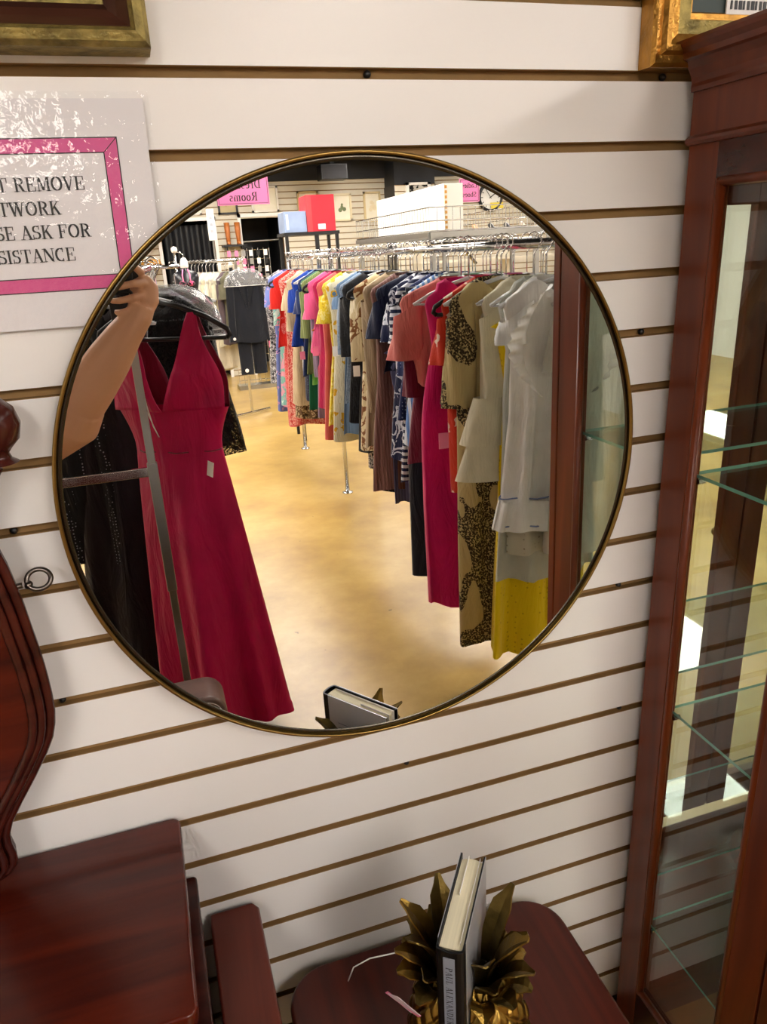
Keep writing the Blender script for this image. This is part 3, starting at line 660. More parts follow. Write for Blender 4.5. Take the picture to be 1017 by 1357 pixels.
MB().box(-.0066, -.0058, -.0066, .0066, BH-.128, BH-.008).obj('spine_label', plain('grey blue label', '#8b93a2', .5), bk)
mb = MB(); text_mb(mb, 'PAUL ALEXANDER', (-.0067, .0036, BH-.068), (0, 0, -1), (0, -1, 0), (-1, 0, 0), .0074, sp=.08)
mb.obj('spine_lettering', INK, bk)
mb = MB()
for i in range(5): mb.box(.03, .03+.06-(i % 2)*.02, BT+.0004, BT+.0007, BH-.05-i*.009, BH-.049-i*.009)
mb.obj('cover_print', plain('grey print', '#6a6a70', .5), bk)

# ================================================================ CLOTHES
def hanger_meshes():
    a = MB()
    a.tube([(0, 0, -.112), (0, 0, -.045), (.012, 0, -.030), (.021, 0, -.014), (.018, 0, .004), (0, 0, .013), (-.014, 0, .008), (-.018, 0, 0)], .0020, 6)
    b_ = MB()
    for sg_ in (-1, 1):
        b_.tube([(0, 0, -.108), (sg_*.05, 0, -.122), (sg_*.12, 0, -.150), (sg_*.175, 0, -.178)], [.006, .006, .006, .005], 6, flat=.7)
    b_.tube([(-.17, 0, -.178), (0, 0, -.182), (.17, 0, -.178)], .0035, 6)
    k_ = MB()
    for sg_ in (-1, 1):
        k_.tube([(0, 0, -.105), (sg_*.06, 0, -.120), (sg_*.14, 0, -.150), (sg_*.20, 0, -.185), (sg_*.205, 0, -.200), (sg_*.195, 0, -.208)], .0075, 8, flat=.7)
    k_.tube([(-.195, 0, -.208), (0, 0, -.208), (.195, 0, -.208)], .006, 8, flat=.7)
    return a, b_, k_
ha, hbm, hbk = hanger_meshes()
HG = {}
def hanger(x, y, z, rz, label, kind='clear', group='hangers on the rails', name='clothes_hanger'):
    if kind not in HG:
        t = thing(name, label, 'hanger', (x, y, z), rz, group)
        mats = {'clear': (CHROME, HANGCLR), 'black': (CHROME, BLACK), 'white': (WHITEH, WHITEH)}[kind]
        ha.obj('hook', mats[0], t, smooth=True); (hbk if kind == 'black' else hbm).obj('shoulder_bar', mats[1], t, smooth=True); HG[kind] = t
    else:
        t = copy_tree(HG[kind]); t.location = (x, y, z); t.rotation_euler = (0, 0, rz); tag(t, label, 'hanger', group)
    return t
def body_mesh(L, sh=.19, waist=.165, hem=.20, th=.032, folds=5, amp=.012, neck=.07, drop=.05, seed=0, thh=None, zt=0.0):
    rr = random.Random(seed); ph = rr.uniform(0, 6); ph2 = rr.uniform(0, 6); asym = rr.uniform(-.015, .015)
    prof = [(0, neck, .016), (.015, neck+.03, .02), (.035, sh*.75, .024), (.055, sh*.95, .026), (.075, sh, .026), (.11, sh-.006, .03), (.2, sh-.02, th)]
    zs = [p[0] for p in prof]
    k = 16
    for i in range(1, k+1):
        t = i/k; z = .2+(L-.2)*t
        w_ = (sh-.02)+(waist-(sh-.02))*math.sin(min(t/.35, 1)*PI/2) if t < .35 else waist+(hem-waist)*((t-.35)/.65)**.8
        prof.append((z, w_, th+((thh or th*1.4)-th)*t))
    n = 40; mb = MB(); vs = []
    for (z, hw, ht) in prof:
        g = min(1, max(0, (z-.08)/(L*.6)))
        for i in range(n):
            a = 2*PI*i/n; cx, sx_ = math.cos(a), math.sin(a)
            x = hw*math.copysign(abs(cx)**.8, cx); y = ht*math.copysign(abs(sx_)**.7, sx_)
            y += amp*1.3*g*(math.sin(folds*x/hw*1.6+ph+z*1.5)+.6*math.sin(folds*2.6*x/hw+ph2-z*2))*(.7+.3*abs(sx_))
            x += amp*.5*g*math.sin(a*folds+ph2)+asym*g
            zz = z
            if sx_ > 0.05 and z < .06: zz = z+drop*math.exp(-(x/(neck*.7))**2)*(1-z/.06)
            zz += .008*g*math.sin(a*3+ph) if z > L-.05 else 0
            vs.append((x, y, zt-zz))
    m_ = len(prof)
    fs = [(i*n+j, i*n+(j+1) % n, (i+1)*n+(j+1) % n, (i+1)*n+j) for i in range(m_-1) for j in range(n)]
    return mb.add(vs, fs)
def sleeve_mesh(side, sh, L, r0=.06, r1=.055, out=.25, zt=0.0, seed=0, fwd_=0.0):
    rr = random.Random(seed); k = 12; n = 24; vs = []; mb = MB(); ph0 = rr.uniform(0, 6)
    for i in range(k+1):
        t = i/k
        cx = side*(sh-.035+out*L*t**.9*.6); z = zt-.085-L*t*.97; cy_ = fwd_*t*L+.01
        r_ = r0+(r1-r0)*t
        for j in range(n):
            a = 2*PI*j/n
            q = r_*(1+.16*math.sin(4*a+ph0+t*4))
            vs.append((cx+q*.8*math.cos(a), cy_+q*.52*math.sin(a), z+.03*(1-t)*math.cos(a)*-side))
    return mb.add(vs, [(i*n+j, i*n+(j+1) % n, (i+1)*n+(j+1) % n, (i+1)*n+j) for i in range(k) for j in range(n)])
def trousers_mesh(L, hw=.17, z0=0.0, flare=.1):
    mb = MB(); n = 18
    for sg_ in (-1, 1):
        vs = []
        for i in range(11):
            t = i/10; z = z0-L*t
            cx = sg_*hw*.5; r_ = hw*.52+(flare-hw*.52)*t
            for j in range(n):
                a = 2*PI*j/n; vs.append((cx+r_*math.cos(a), .03*math.sin(a)+.006*math.sin(cx*30+t*4), z))
        mb.add(vs, [(i*n+j, i*n+(j+1) % n, (i+1)*n+(j+1) % n, (i+1)*n+j) for i in range(10) for j in range(n)])
    return mb
CNT = [0]
def garment(kind, desc, x, y, hemz, mat, sleeve='short', rz=0.0, rail=1.52, sh=.19, waist=.16, hem=.2, group=None, label=None, th=.03, amp=.012, folds=5, hang='clear', tagc=None, sec=None, drop=.05, hgroup='hangers on the rails', smat=None, thh=None):
    CNT[0] += 1; sd_ = CNT[0]
    zt = rail-.104
    t = thing(kind, label or desc, kind.replace('_', ' '), (x, y, zt), rz, group)
    L = zt-hemz
    if kind in ('trousers',):
        trousers_mesh(L-.06, z0=-.06).obj('trouser_legs', mat, t, smooth=True)
        MB().tube([(-.16, 0, -.06), (0, .0, -.055), (.16, 0, -.06)], .018, 8).obj('waistband', mat, t, smooth=True)
    elif kind == 'skirt':
        body_mesh(L-.12, .15, .16, hem, .03, folds, .02, .145, 0, sd_, thh, -.12).obj('skirt_panel', mat, t, smooth=True)
    else:
        body_mesh(L, sh, waist, hem, th, folds, amp, drop=drop, seed=sd_, thh=thh).obj('body', mat, t, smooth=True)
        if sleeve != 'none':
            sl, r0, r1, ou = {'short': (.17, .062, .070, .22), 'cap': (.09, .055, .062, .3), 'long': (.52, .056, .042, .04), 'elbow': (.30, .058, .060, .08), 'bell': (.46, .056, .100, .10)}[sleeve]
            for sg_ in (-1, 1): sleeve_mesh(sg_, sh, sl, r0, r1, ou, seed=sd_+sg_, fwd_=.06).obj('sleeve', smat or mat, t, smooth=True)
    if sec:   # a lower layer of another cloth
        m2, hz, wd = sec
        body_mesh(zt-hz-.3, waist, waist, wd, .028, folds, .014, waist-.01, 0, sd_+99, None, -.3).obj('underskirt', m2, t, smooth=True)
    if tagc: MB().box(-.016, .016, -.001, .001, -.05, 0).obj('price_tag', tagc, t, loc=(-sh-.02, .05, -.32-.2*rnd.random()))
    hl = ('%s hanger under the ' % {'clear': 'see-through plastic', 'black': 'black', 'white': 'white'}[hang])+desc
    if len(hl.split()) > 16: hl = ' '.join((hang+' hanger of the '+desc).split()[:16])
    hanger(x, y, rail, rz, hl, hang, hgroup)
    return t
LR = 'clothes on the long rail across the aisle'
F_ = fabric
# (y, hem z, kind, description, material, sleeve, extra)
rackA = [
 (-5.00, .52, 'coat', 'long black coat at the far end of the long rail', F_('black wool', '#0c0c10'), 'long', {'tagc': TAGP}),
 (-4.88, .60, 'blouse', 'grey and white speckled blouse next to the long black coat', F_('grey speckle', '#8a8a8e', 'print', '#e8e8ea', '#303036', 60), 'long', {}),
 (-4.76, .40, 'dress', 'lilac blue print dress near the far end of the long rail', F_('lilac print', '#7f8fd0', 'floral', '#c9a3cf', '#3f58a8', 26), 'short', {}),
 (-4.64, .45, 'dress', 'pale teal dress with pink patches near the far end', F_('teal print', '#8cc4bf', 'print', '#e6a6bc', '#cfe8e4', 14), 'elbow', {}),
 (-4.50, .90, 'top', 'bright red top near the far end of the long rail', F_('red jersey', '#d8281c'), 'short', {'sec': (F_('coral lace', '#d8484e', 'print', '#e9908c', None, 70), .33, .17)}),
 (-4.37, .36, 'dress', 'coral red patterned dress with long hem', F_('coral print', '#cf4a48', 'print', '#eab0a4', None, 50), 'none', {}),
 (-4.25, .43, 'dress', 'brown and cream patterned dress with beige sleeves', F_('brown paisley', '#7a6248', 'print', '#c9b795', '#4c3826', 40), 'short', {'smat': F_('beige cotton', '#d8c4a4')}),
 (-4.12, .55, 'dress', 'plain beige linen dress between brown and blue clothes', F_('beige cotton', '#d8c4a4'), 'elbow', {}),
 (-4.00, .95, 'top', 'royal blue short sleeved top', F_('royal blue', '#1f49a8'), 'short', {'sec': (F_('navy jersey', '#1c2448', 'dots', '#4a5a8c', None, 60), .60, .17)}),
 (-3.88, .78, 'dress', 'navy blue dress behind the royal blue top', F_('navy jersey2', '#26386c'), 'short', {'tagc': TAGP}),
 (-3.76, .57, 'dress', 'emerald green dress on the long rail', F_('emerald', '#0f6c4a'), 'none', {}),
 (-3.64, .82, 'tunic', 'olive green ribbed tunic over a bright green skirt', F_('olive rib', '#7c8a54', 'vstripes', '#8f9c66', None, 30), 'elbow', {'sec': (F_('grass green', '#5f9a3a'), .76, .17)}),
 (-3.52, .58, 'cardigan', 'dusty lilac cardigan beside the olive tunic', F_('lilac knit', '#9c8aa4'), 'long', {}),
 (-3.42, .98, 't_shirt', 'candy pink cotton t-shirt on the long rail', F_('candy pink', '#ee6a9c'), 'short', {'sec': (F_('magenta print', '#b8205c', 'floral', '#d8903c', '#3048a0', 12), .80, .16)}),
 (-3.30, .68, 'dress', 'magenta dress beside the candy pink t-shirt', F_('magenta', '#c2185f'), 'none', {'tagc': TAGP}),
 (-3.18, .52, 'dress', 'salmon pink sleeveless dress', F_('salmon', '#e0706c'), 'none', {}),
 (-3.07, .62, 'dress', 'yellow printed dress with short sleeves', F_('yellow print', '#e2c832', 'print', '#f0e08c', '#c8a428', 22), 'short', {'hem': .22}),
 (-2.96, .56, 'dress', 'yellow and white diamond patterned dress', F_('yellow diamond', '#e6e0c4', 'floral', '#dcae24', '#6b88a8', 18), 'none', {}),
 (-2.86, .60, 'denim_dress', 'faded blue denim dress', F_('denim', '#6c86a4'), 'cap', {'tagc': TAGW}),
 (-2.76, .80, 'blouse', 'washed denim blouse next to the black jacket', F_('washed denim', '#8ea0b4', 'print', '#76889e', None, 60), 'elbow', {}),
 (-2.66, .72, 'jacket', 'black jacket with a white swirl on its shoulder', F_('black knit', '#131318', 'print', '#23232a', None, 26), 'elbow', {}),
 (-2.56, .58, 'dress', 'black and white panelled dress', F_('black jersey', '#101014'), 'elbow', {'tagc': TAGW, 'sec': (F_('black white animal', '#1a1a1c', 'leopard', '#d0ccc4', None, 40), .50, .17)}),
 (-2.46, .62, 'tunic', 'cream tunic with brown scroll print', F_('cream brown', '#dccba4', 'leopard', '#8a5a2c', '#f0e4c8', 9), 'elbow', {}),
 (-2.37, .66, 'shirt', 'creased tan linen shirt with yellow shoulders', F_('tan linen', '#b7a284'), 'long', {}),
 (-2.28, .46, 'dress', 'black long dress with grey flecks at its hem', F_('black fleck', '#17171a', 'print', '#8a8a88', '#0c0c0e', 70), 'none', {}),
 (-2.20, .50, 'dress', 'rose brown pleated dress', F_('rose brown', '#7c5650', 'vstripes', '#8f6a62', None, 24), 'none', {}),
 (-2.12, 1.02, 'top', 'navy blue wide sleeved top', F_('dark navy', '#131f42'), 'short', {'sh': .2, 'sec': (F_('slate lilac', '#5c5e80', 'vstripes', '#70729a', None, 24), .44, .16)}),
 (-2.04, .68, 'dress', 'navy dress with white diagonal stripes', F_('navy stripes', '#1b2550', 'leopard', '#d8dce8', '#1b2550', 14), 'short', {}),
 (-1.97, .60, 'top', 'navy and white striped top', F_('sailor stripes', '#1a2450', 'stripes', '#e4e6ee', None, 12), 'short', {}),
 (-1.90, .86, 'dress', 'dark blue dress with tiny pale dots', F_('navy dots', '#1c2f66', 'dots', '#8c9cc8', None, 70), 'elbow', {}),
 (-1.83, .22, 'trousers', 'dark navy wide leg trousers', F_('navy crepe', '#10182e'), 'none', {}),
 (-1.77, .80, 'shirt', 'sky blue striped shirt', F_('blue stripe', '#6f9ad8', 'vstripes', '#dfe8f4', None, 16), 'elbow', {}),
 (-1.71, .58, 'dress', 'white dress with large dark leaf pattern', F_('leaf print', '#dfe2d8', 'floral', '#4a5a54', '#e0b4b0', 17), 'elbow', {'hem': .19}),
 (-1.65, .60, 'dress', 'pale dress with grey green leaves beside the leaf patterned one', F_('leaf print2', '#d4dcd2', 'floral', '#5f7c70', '#3b4a60', 20), 'short', {}),
 (-1.59, .66, 'tunic', 'sage green tunic with rose edges', F_('sage', '#7fae90', 'print', '#a6c4ac', None, 10), 'short', {}),
 (-1.43, 1.08, 'blouse', 'big coral pink blouse', F_('coral pink', '#ee8f86'), 'short', {'sh': .20, 'rz': .45, 'hem': .17, 'waist': .18, 'x': .985}),
 (-1.49, .80, 'top', 'dark burgundy top under the coral blouse', F_('burgundy', '#7c1238'), 'elbow', {'x': 1.01}),
 (-1.47, .42, 'dress', 'blush pink lace long dress', F_('blush lace', '#eab0a4', 'print', '#f2c8bc', None, 80), 'none', {'sec': (F_('magenta', '#c2185f'), .55, .15)}),
 (-1.41, .70, 'top', 'orchid pink loose top', F_('orchid', '#d884bc'), 'short', {}),
 (-1.375, .32, 'gown', 'hot pink long halter dress on the long rail', F_('hot pink', '#e8187c'), 'none', {'sh': .14, 'hem': .15, 'x': .985, 'rz': .2}),
 (-1.325, .74, 'tunic', 'orange red floral tunic', F_('orange floral', '#e2492c', 'floral', '#f4dcc8', '#f08a3c', 16), 'short', {'tagc': TAGP, 'x': 1.055, 'hem': .15}),
 (-1.29, .80, 'robe', 'dark leopard print robe', F_('dark leopard', '#57492e', 'patches', '#14110d', '#a8966a', 14), 'elbow', {'hem': .15, 'x': 1.07, 'rz': .3}),
 (-1.25, .22, 'dress', 'brown and cream snake print maxi dress', F_('snake print', '#746444', 'patches', '#3e3424', '#d8c690', 11), 'elbow', {'hem': .145, 'x': 1.035, 'rz': .25, 'sh': .16, 'waist': .14}),
]
for i, (y, hz, kind, desc, mat, sl, ex) in enumerate(rackA):
    ex = dict(ex); rz = ex.pop('rz', rnd.uniform(-.05, .36))
    garment(kind, desc, ex.pop('x', 1.125+rnd.uniform(-.03, .02)), y, hz, mat, sl, rz=rz, group=LR, rail=1.52, hang='black' if i % 9 == 4 else 'clear', sh=ex.pop('sh', .18), **ex)
# fillers between the far garments: thinner tops on the same rail
fills = [(-4.93, '#3a4a6c', 'slate blue'), (-4.82, '#e6dcd0', 'ivory'), (-4.7, '#b83860', 'berry red'), (-4.57, '#e8c890', 'sand'), (-4.31, '#f0e4b8', 'butter yellow'), (-4.06, '#e2e2e6', 'chalk white'), (-3.94, '#86b4dc', 'powder blue'), (-3.7, '#d8e4c8', 'pale green'), (-3.47, '#e8b0c0', 'dusty pink'), (-3.24, '#f4b8c8', 'baby pink'), (-3.12, '#f0d890', 'pale gold'), (-2.91, '#c8ccd4', 'silver grey'), (-2.71, '#3c444c', 'iron grey'), (-2.51, '#e8d8a8', 'cream'), (-2.41, '#ecd898', 'lemon')]
for i, (y, cl, nm) in enumerate(fills):
    garment('top', 'narrow %s top squeezed into the long rail' % nm, 1.15, y, .75+rnd.uniform(-.1, .1), F_('plain '+nm, cl), 'short', rz=rnd.uniform(-.1, .15), group=LR, sh=.165, waist=.14, hem=.15)
# front of the rail (nearest the mirror)
IV = F_('ivory crepe', '#f2ecd0'); WH = F_('white cotton', '#fcfcf8'); EYE = F_('white eyelet', '#e0dfcf', 'dots', '#b8b4a0', None, 60); YEL = F_('yellow broderie', '#fbe000', 'dots', '#dcc000', None, 55)
IVB = garment('blouse', 'cream blouse with tiered bell sleeves', 1.11, -1.19, .98, IV, 'long', rz=.15, group=LR, sh=.16, waist=.13, hem=.13)
for sg_ in (-1, 1):
    for (za, ra, rb) in ((-.34, .052, .088), (-.45, .060, .098)):
        MB().grid(lambda u, v: (sg_*(.145+.01*v)+(ra+(rb-ra)*v)*(1+.08*math.sin(u*6*PI+za*30))*math.cos(2*PI*u), .03+(ra+(rb-ra)*v)*.5*math.sin(2*PI*u), za-.14*v), 40, 6).obj('sleeve_tier', IV, IVB, smooth=True)
g_ = garment('skirt', 'long bright yellow skirt with scalloped hem', 1.13, -1.16, .22, YEL, group=LR, hem=.185)
g_ = garment('dress', 'pale grey layered petticoat dress under the white dress', 1.115, -1.13, .50, F_('pale grey voile', '#cfd2c8'), 'none', group=LR, sh=.15, waist=.15, hem=.18)
g_ = garment('dress', 'white eyelet dress hanging behind the white smock dress', 1.13, -1.10, .60, EYE, 'cap', group=LR, sh=.16, waist=.15, hem=.16)
g_ = garment('smock_dress', 'white cotton smock dress with blue piping, foremost on the long rail', 1.115, -1.055, .70, WH, 'cap', rz=.1, group=LR, sh=.165, waist=.15, hem=.185, amp=.016, folds=7)
BLUP = F_('blue piping', '#8c9cc4')
def hoop(parent, z, hw, ht, r_, mat, name, n=40):
    MB().tube([(hw*math.cos(2*PI*i/n), ht*math.sin(2*PI*i/n)+.010*math.sin(hw*60*math.cos(2*PI*i/n)), z) for i in range(n)], r_, 6, closed=True).obj(name, mat, parent, smooth=True)
hoop(g_, -.62, .182, .052, .0025, BLUP, 'blue_piping'); hoop(g_, -.705, .188, .054, .0025, BLUP, 'blue_piping')
MB().grid(lambda u, v: ((.175+.02*v)*math.cos(2*PI*u)*1.03, (.05+.012*v)*math.sin(2*PI*u)*1.05+.006*math.sin(u*90), -.63-.09*v), 150, 3).obj('hem_frill', WH, g_, smooth=True)
for sg_ in (-1, 1):
    MB().grid(lambda u, v, sg_=sg_: (sg_*(.05+.075*math.sin(v*PI*.9)+.05*u*math.sin(v*PI)) + .0, .045+.012*math.sin(v*60)*u+.02*u, -.02-.30*v), 5, 50).obj('collar_frill', WH, g_, smooth=True)
garment('dress', 'white pintucked dress beside the display cabinet, nearest the mirror at right', 1.24, -1.02, .62, F_('soft white', '#e4e6dc'), 'short', rz=-.05, group=LR, sh=.16, waist=.16, hem=.19, rail=1.52)
garment('top', 'lemon yellow top peeping behind the white dresses', 1.22, -1.145, 1.1, F_('lemon', '#ecd040'), 'short', group=LR, sh=.17)
# extra empty hangers along the rail
for i in range(56):
    y = -1.07-.068*i-rnd.uniform(0, .03)
    hanger(1.15+rnd.uniform(-.03, .03), y, 1.52, rnd.uniform(-.25, .25), 'empty see-through hanger squeezed between the clothes of the long rail', 'clear', 'spare clear hangers on the long rail')

# chrome rails
def rail_rack(x, y0, y1, z, ups, label):
    t = thing('clothes_rail', label, 'clothes rail', (0, 0, 0))
    MB().tube([(x, y0, z-.012), (x, y1, z-.012)], .014, 16).obj('top_rail', CHROME, t, smooth=True)
    for yy in ups:
        MB().tube([(x, yy, .01), (x, yy, z-.012)], .013, 14).obj('upright', CHROME, t, smooth=True)
        MB().lathe([(0, 0), (.035, 0), (.035, .006), (.014, .012), (0, .012)], 24, center=(x, yy, 0)).obj('floor_flange', CHROME, t, smooth=True)
    return t
rail_rack(1.15, -.98, -3.78, 1.512, (-1.02, -3.76), 'chrome clothes rail nearest the mirror, loaded with white and bright clothes')
rail_rack(1.15, -3.82, -5.12, 1.512, (-5.08,), 'chrome clothes rail at the far end of the aisle side row')

# ================================================================ NEAR LEFT FIXTURE AND GOWNS
fx = thing('display_arm_stand', 'chrome clothes stand with flat cross bar in front of the magenta gown', 'clothes stand', (0, 0, 0))
MB().box(-.034, -.014, -1.145, -1.125, .05, 1.40).obj('upright', STEEL, fx, bevel=.002)
MB().box(-.037, -.011, -1.148, -1.122, .66, 1.02).obj('sleeve_collar', STEEL, fx, bevel=.002)
cb = MB().box(-.36, -.035, -1.142, -1.130, .985, 1.010).obj('cross_bar', CHROME, fx, bevel=.002)
MB().lathe([(0, -.004), (.005, -.003), (.007, 0)], 14, center=(-.262, -1.126, .997), axis='y').lathe([(0, -.0), (.009, .001), (.009, -.002)], 14, center=(-.262, -1.128, .997), axis='y').obj('bar_screw', CHROME, cb)
MB().box(-.375, -.350, -1.15, -1.12, .05, 1.012).obj('upright', STEEL, fx)
for (a, b_) in (((-.024, -1.135), (-.024, -2.7)), ((-.362, -1.135), (-.362, -2.7)), ((-.362, -2.68), (-.024, -2.68)), ((-.362, -1.6), (-.024, -1.6))):
    MB().tube([(a[0], a[1], .05), (b_[0], b_[1], .05)], .014, 10).obj('base_bar', STEEL, fx)
MB().tube([(-.024, -1.135, 1.40), (-.02, -1.2, 1.480), (.045, -1.4, 1.494), (.05, -2.7, 1.494)], .010, 12).obj('hanging_arm', CHROME, fx, smooth=True)
MB().box(.038, .062, -2.71, -2.69, .05, 1.50).obj('rear_post', STEEL, fx)
SATIN = fabric('magenta satin', '#d40c60', rough=.5, sheen=.0)
SATD = fabric('magenta lining', '#8e0a3c', rough=.6)
gw = thing('evening_gown', 'long magenta satin gown with deep v-neck and full folded skirt', 'gown', (.057, -1.40, 0), .55)
def strap_panel(sg_, front):
    def f(u, v):
        z = 1.375-.265*v
        xi = .088*(1-v)**.85; xo = .112+.062*math.sin(min(1, v*1.25)*PI/2)**1.6
        x = xi+(xo-xi)*u
        bulge = .058*math.cos(x/.20*PI/2)*min(1, v*1.6)+.006
        y = bulge*front+.006*math.sin(u*5+v*9)
        if front < 0: y *= .75
        return (sg_*x, y, z)
    return f
for sg_ in (-1, 1):
    MB().grid(strap_panel(sg_, 1), 10, 26).obj('bodice_front', SATIN, gw, smooth=True, solid=.002)
    MB().grid(strap_panel(sg_, -1), 10, 26).obj('bodice_back', SATD, gw, smooth=True, solid=.002)
n = 120; vs = []; rows = 40
for i in range(rows+1):
    t = i/rows; z = 1.112-t*1.012
    if t < .12: hw = .174-.038*math.sin(t/.12*PI/2); ht = .056
    else: q = (t-.12)/.88; hw = .136+.055*q**.9; ht = .056+.085*q**.85
    g = max(0, (t-.12)/.88)
    cx = .055*g; 
    for j in range(n):
        a = 2*PI*j/n
        fold = .34*g**.7*(.8*math.sin(5*a+.6)+.35*math.sin(9*a+1.9)+.15*math.sin(14*a))
        x = cx+hw*math.cos(a)*(1+fold*.5); y = ht*math.sin(a)*(1+fold)
        vs.append((x, y, z+(.02*math.sin(a*2+1)*g if t > .95 else 0)))
MB().add(vs, [(i*n+j, i*n+(j+1) % n, (i+1)*n+(j+1) % n, (i+1)*n+j) for i in range(rows) for j in range(n)]).obj('skirt', SATIN, gw, smooth=True)
hoop(gw, .99, .138, .058, .0022, SATD, 'waist_seam')
MB().tube([(-.052, .064, 1.20), (-.042, .070, 1.13), (-.030, .072, 1.07), (-.018, .071, 1.04), (-.028, .073, 1.07), (-.046, .070, 1.12)], .0016, 6).obj('ribbon_loop', WHITEH, gw, smooth=True)
MB().box(-.011, .011, -.001, .001, -.045, 0).obj('price_tag', TAGW, gw, loc=(.128, .062, .965), rot=(0, .25, .3))
hanger(.057, -1.40, 1.512, .55, 'black velvet hanger carrying the magenta gown', 'black', 'hangers on the display arm')
DK = fabric('aubergine velvet', '#1c0a1a', rough=.7, sheen=.4)
gd = garment('evening_gown', 'long near-black aubergine gown behind and left of the magenta gown', -.12, -1.74, .03, DK, 'none', rz=.25, rail=1.505, sh=.15, waist=.15, hem=.20, th=.04, thh=.10, amp=.02, group=None, hang='clear', hgroup='hangers on the display arm')
LACE = fabric('black lace', '#0b0b0d', 'lace', '#1a1a1e', '#2c2622', 70)
garment('lace_jacket', 'black lace jacket with wide sleeves behind the magenta gown', .065, -1.86, .90, LACE, 'bell', rz=.35, rail=1.505, sh=.17, waist=.18, hem=.19, hgroup='hangers on the display arm')
garment('sequin_top', 'black top with silver sequins at the left of the mirror', -.22, -1.75, .55, F_('silver sequins', '#16161a', 'dots', '#b8b8bc', None, 90, rough=.4), 'short', rz=.2, rail=1.505, sh=.15, hgroup='hangers on the display arm')
garment('satin_top', 'emerald green satin top hanging left behind the raised arm', -.16, -1.95, .80, F_('green satin', '#0c6b3e', rough=.4), 'none', rz=.3, rail=1.505, sh=.15, hgroup='hangers on the display arm')
garment('black_dress', 'plain black dress hanging behind the lace jacket', .05, -2.05, .55, F_('black crepe', '#0a0a0c'), 'none', rz=.3, rail=1.505, sh=.17, hgroup='hangers on the display arm')
# clear shoulder covers
def cover(x, y, z, rz, label, sc=1.0):
    t = thing('garment_cover', label, 'garment cover', (x, y, z), rz)
    def f(u, v):
        a = 2*PI*u; w_ = (.05+.165*math.sin(v*PI/2)**.8)*sc
        return (w_*math.cos(a), (.03+.035*v)*math.sin(a)+.004*math.sin(9*a+v*8), -.17*v**1.5*sc)
    MB().grid(f, 48, 14).obj('plastic_film', PLASTIC, t, smooth=True); 
    MB().tube([((.215*sc)*math.cos(2*PI*i/40), .065*math.sin(2*PI*i/40), -.17*sc) for i in range(40)], .0022, 6, closed=True).obj('hem_binding', WHITEH, t, smooth=True)
cover(.075, -1.93, 1.43, .35, 'clear plastic shoulder cover behind the magenta gown')
cover(.10, -2.20, 1.43, .35, 'clear plastic shoulder cover furthest along the display arm')
# white and floral clothes further along
for i, (x, y, cl, dsc) in enumerate(((-.02, -2.35, '#e6e4e0', 'white'), (.00, -2.50, '#d8d6d8', 'light grey'), (-.02, -2.62, '#efece6', 'ivory'))):
    garment('blouse', 'soft %s blouse on the display arm beside the hand' % dsc, x, y, .75, F_('cloth '+dsc, cl), 'elbow', rz=.2, rail=1.505, sh=.17, hgroup='hangers on the display arm', hang='white')
garment('floral_blouse', 'black and pink floral blouse seen above the magenta gown', .19, -2.95, .70, F_('pink floral', '#26222a', 'floral', '#e58ca4', '#e8e0e0', 26), 'short', rz=.1, rail=1.50, sh=.16, hgroup='hangers on the second arm')
garment('striped_blouse', 'mauve and white striped blouse above the magenta gown', .08, -2.80, .75, F_('mauve stripe', '#a08aa0', 'stripes', '#e0dce0', None, 14), 'short', rz=.2, rail=1.50, sh=.17, hgroup='hangers on the second arm')
st2 = thing('clothes_stand', 'slim chrome clothes stand behind the floral blouse', 'clothes stand', (0, 0, 0))
MB().tube([(.10, -3.2, 1.49), (.10, -2.78, 1.49)], .009, 10).tube([(.10, -2.96, 1.49), (.22, -2.96, 1.49)], .009, 10).obj('arm', CHROME, st2, smooth=True)
MB().tube([(.10, -3.2, .02), (.10, -3.2, 1.49)], .013, 12).obj('post', CHROME, st2); MB().lathe([(0, 0), (.2, 0), (.2, .012), (.02, .022), (0, .022)], 32, center=(.10, -3.2, 0)).obj('base', CHROME, st2)

# ================================================================ HAND BAG, PERSON, PHONE
LEA = plain('taupe leather', '#6e564e', .4, var=.15, vscale=20, bump=.2)
bag = thing('leather_bag', 'taupe leather bag corner with pale stitching at the foot of the magenta gown', 'bag', (-.015, -.98, -.0))
mb = MB()
mb.prism([(x, z) for x, z in rrect(-.17, .082, .13, .430, .05, 6)], -.06, .06, 'y')
mb.obj('bag_body', LEA, bag, bevel=.012)
rr_ = rrect(-.158, .070, .142, .418, .045, 6)
MB().tube([(x, .0605, z) for x, z in rr_], .0011, 6, closed=True).obj('stitching', TAGW, bag)
MB().box(-.16, .07, -.055, .055, 0, .132).obj('bag_base', LEA, bag, bevel=.01)

SKIN = plain('warm skin', '#cf9a76', .5, var=.04, vscale=6)
per = thing('person', 'person at left with bare right arm raised, photographing with a phone', 'person', (0, 0, 0))
pm = MB()
DY = -.065
def limb(pts, rads, n=20, flat=1.0): pm.tube(pts, rads, n, flat=flat)
SHO = (-.40, -1.10, 1.20); ELB = (-.135, -.90, 1.215); WRI = (.022, -.845, 1.405)
limb([SHO, (-.31, -1.03, 1.155), (-.22, -.965, 1.150), (-.155, -.915, 1.185), ELB], [.066, .074, .072, .064, .054])
limb([(-.165, -.925, 1.185), ELB, (-.10, -.885, 1.26), (-.055, -.87, 1.315), (-.015, -.857, 1.365), WRI, (.028, -.848, 1.42)], [.045, .052, .052, .047, .037, .029, .028])
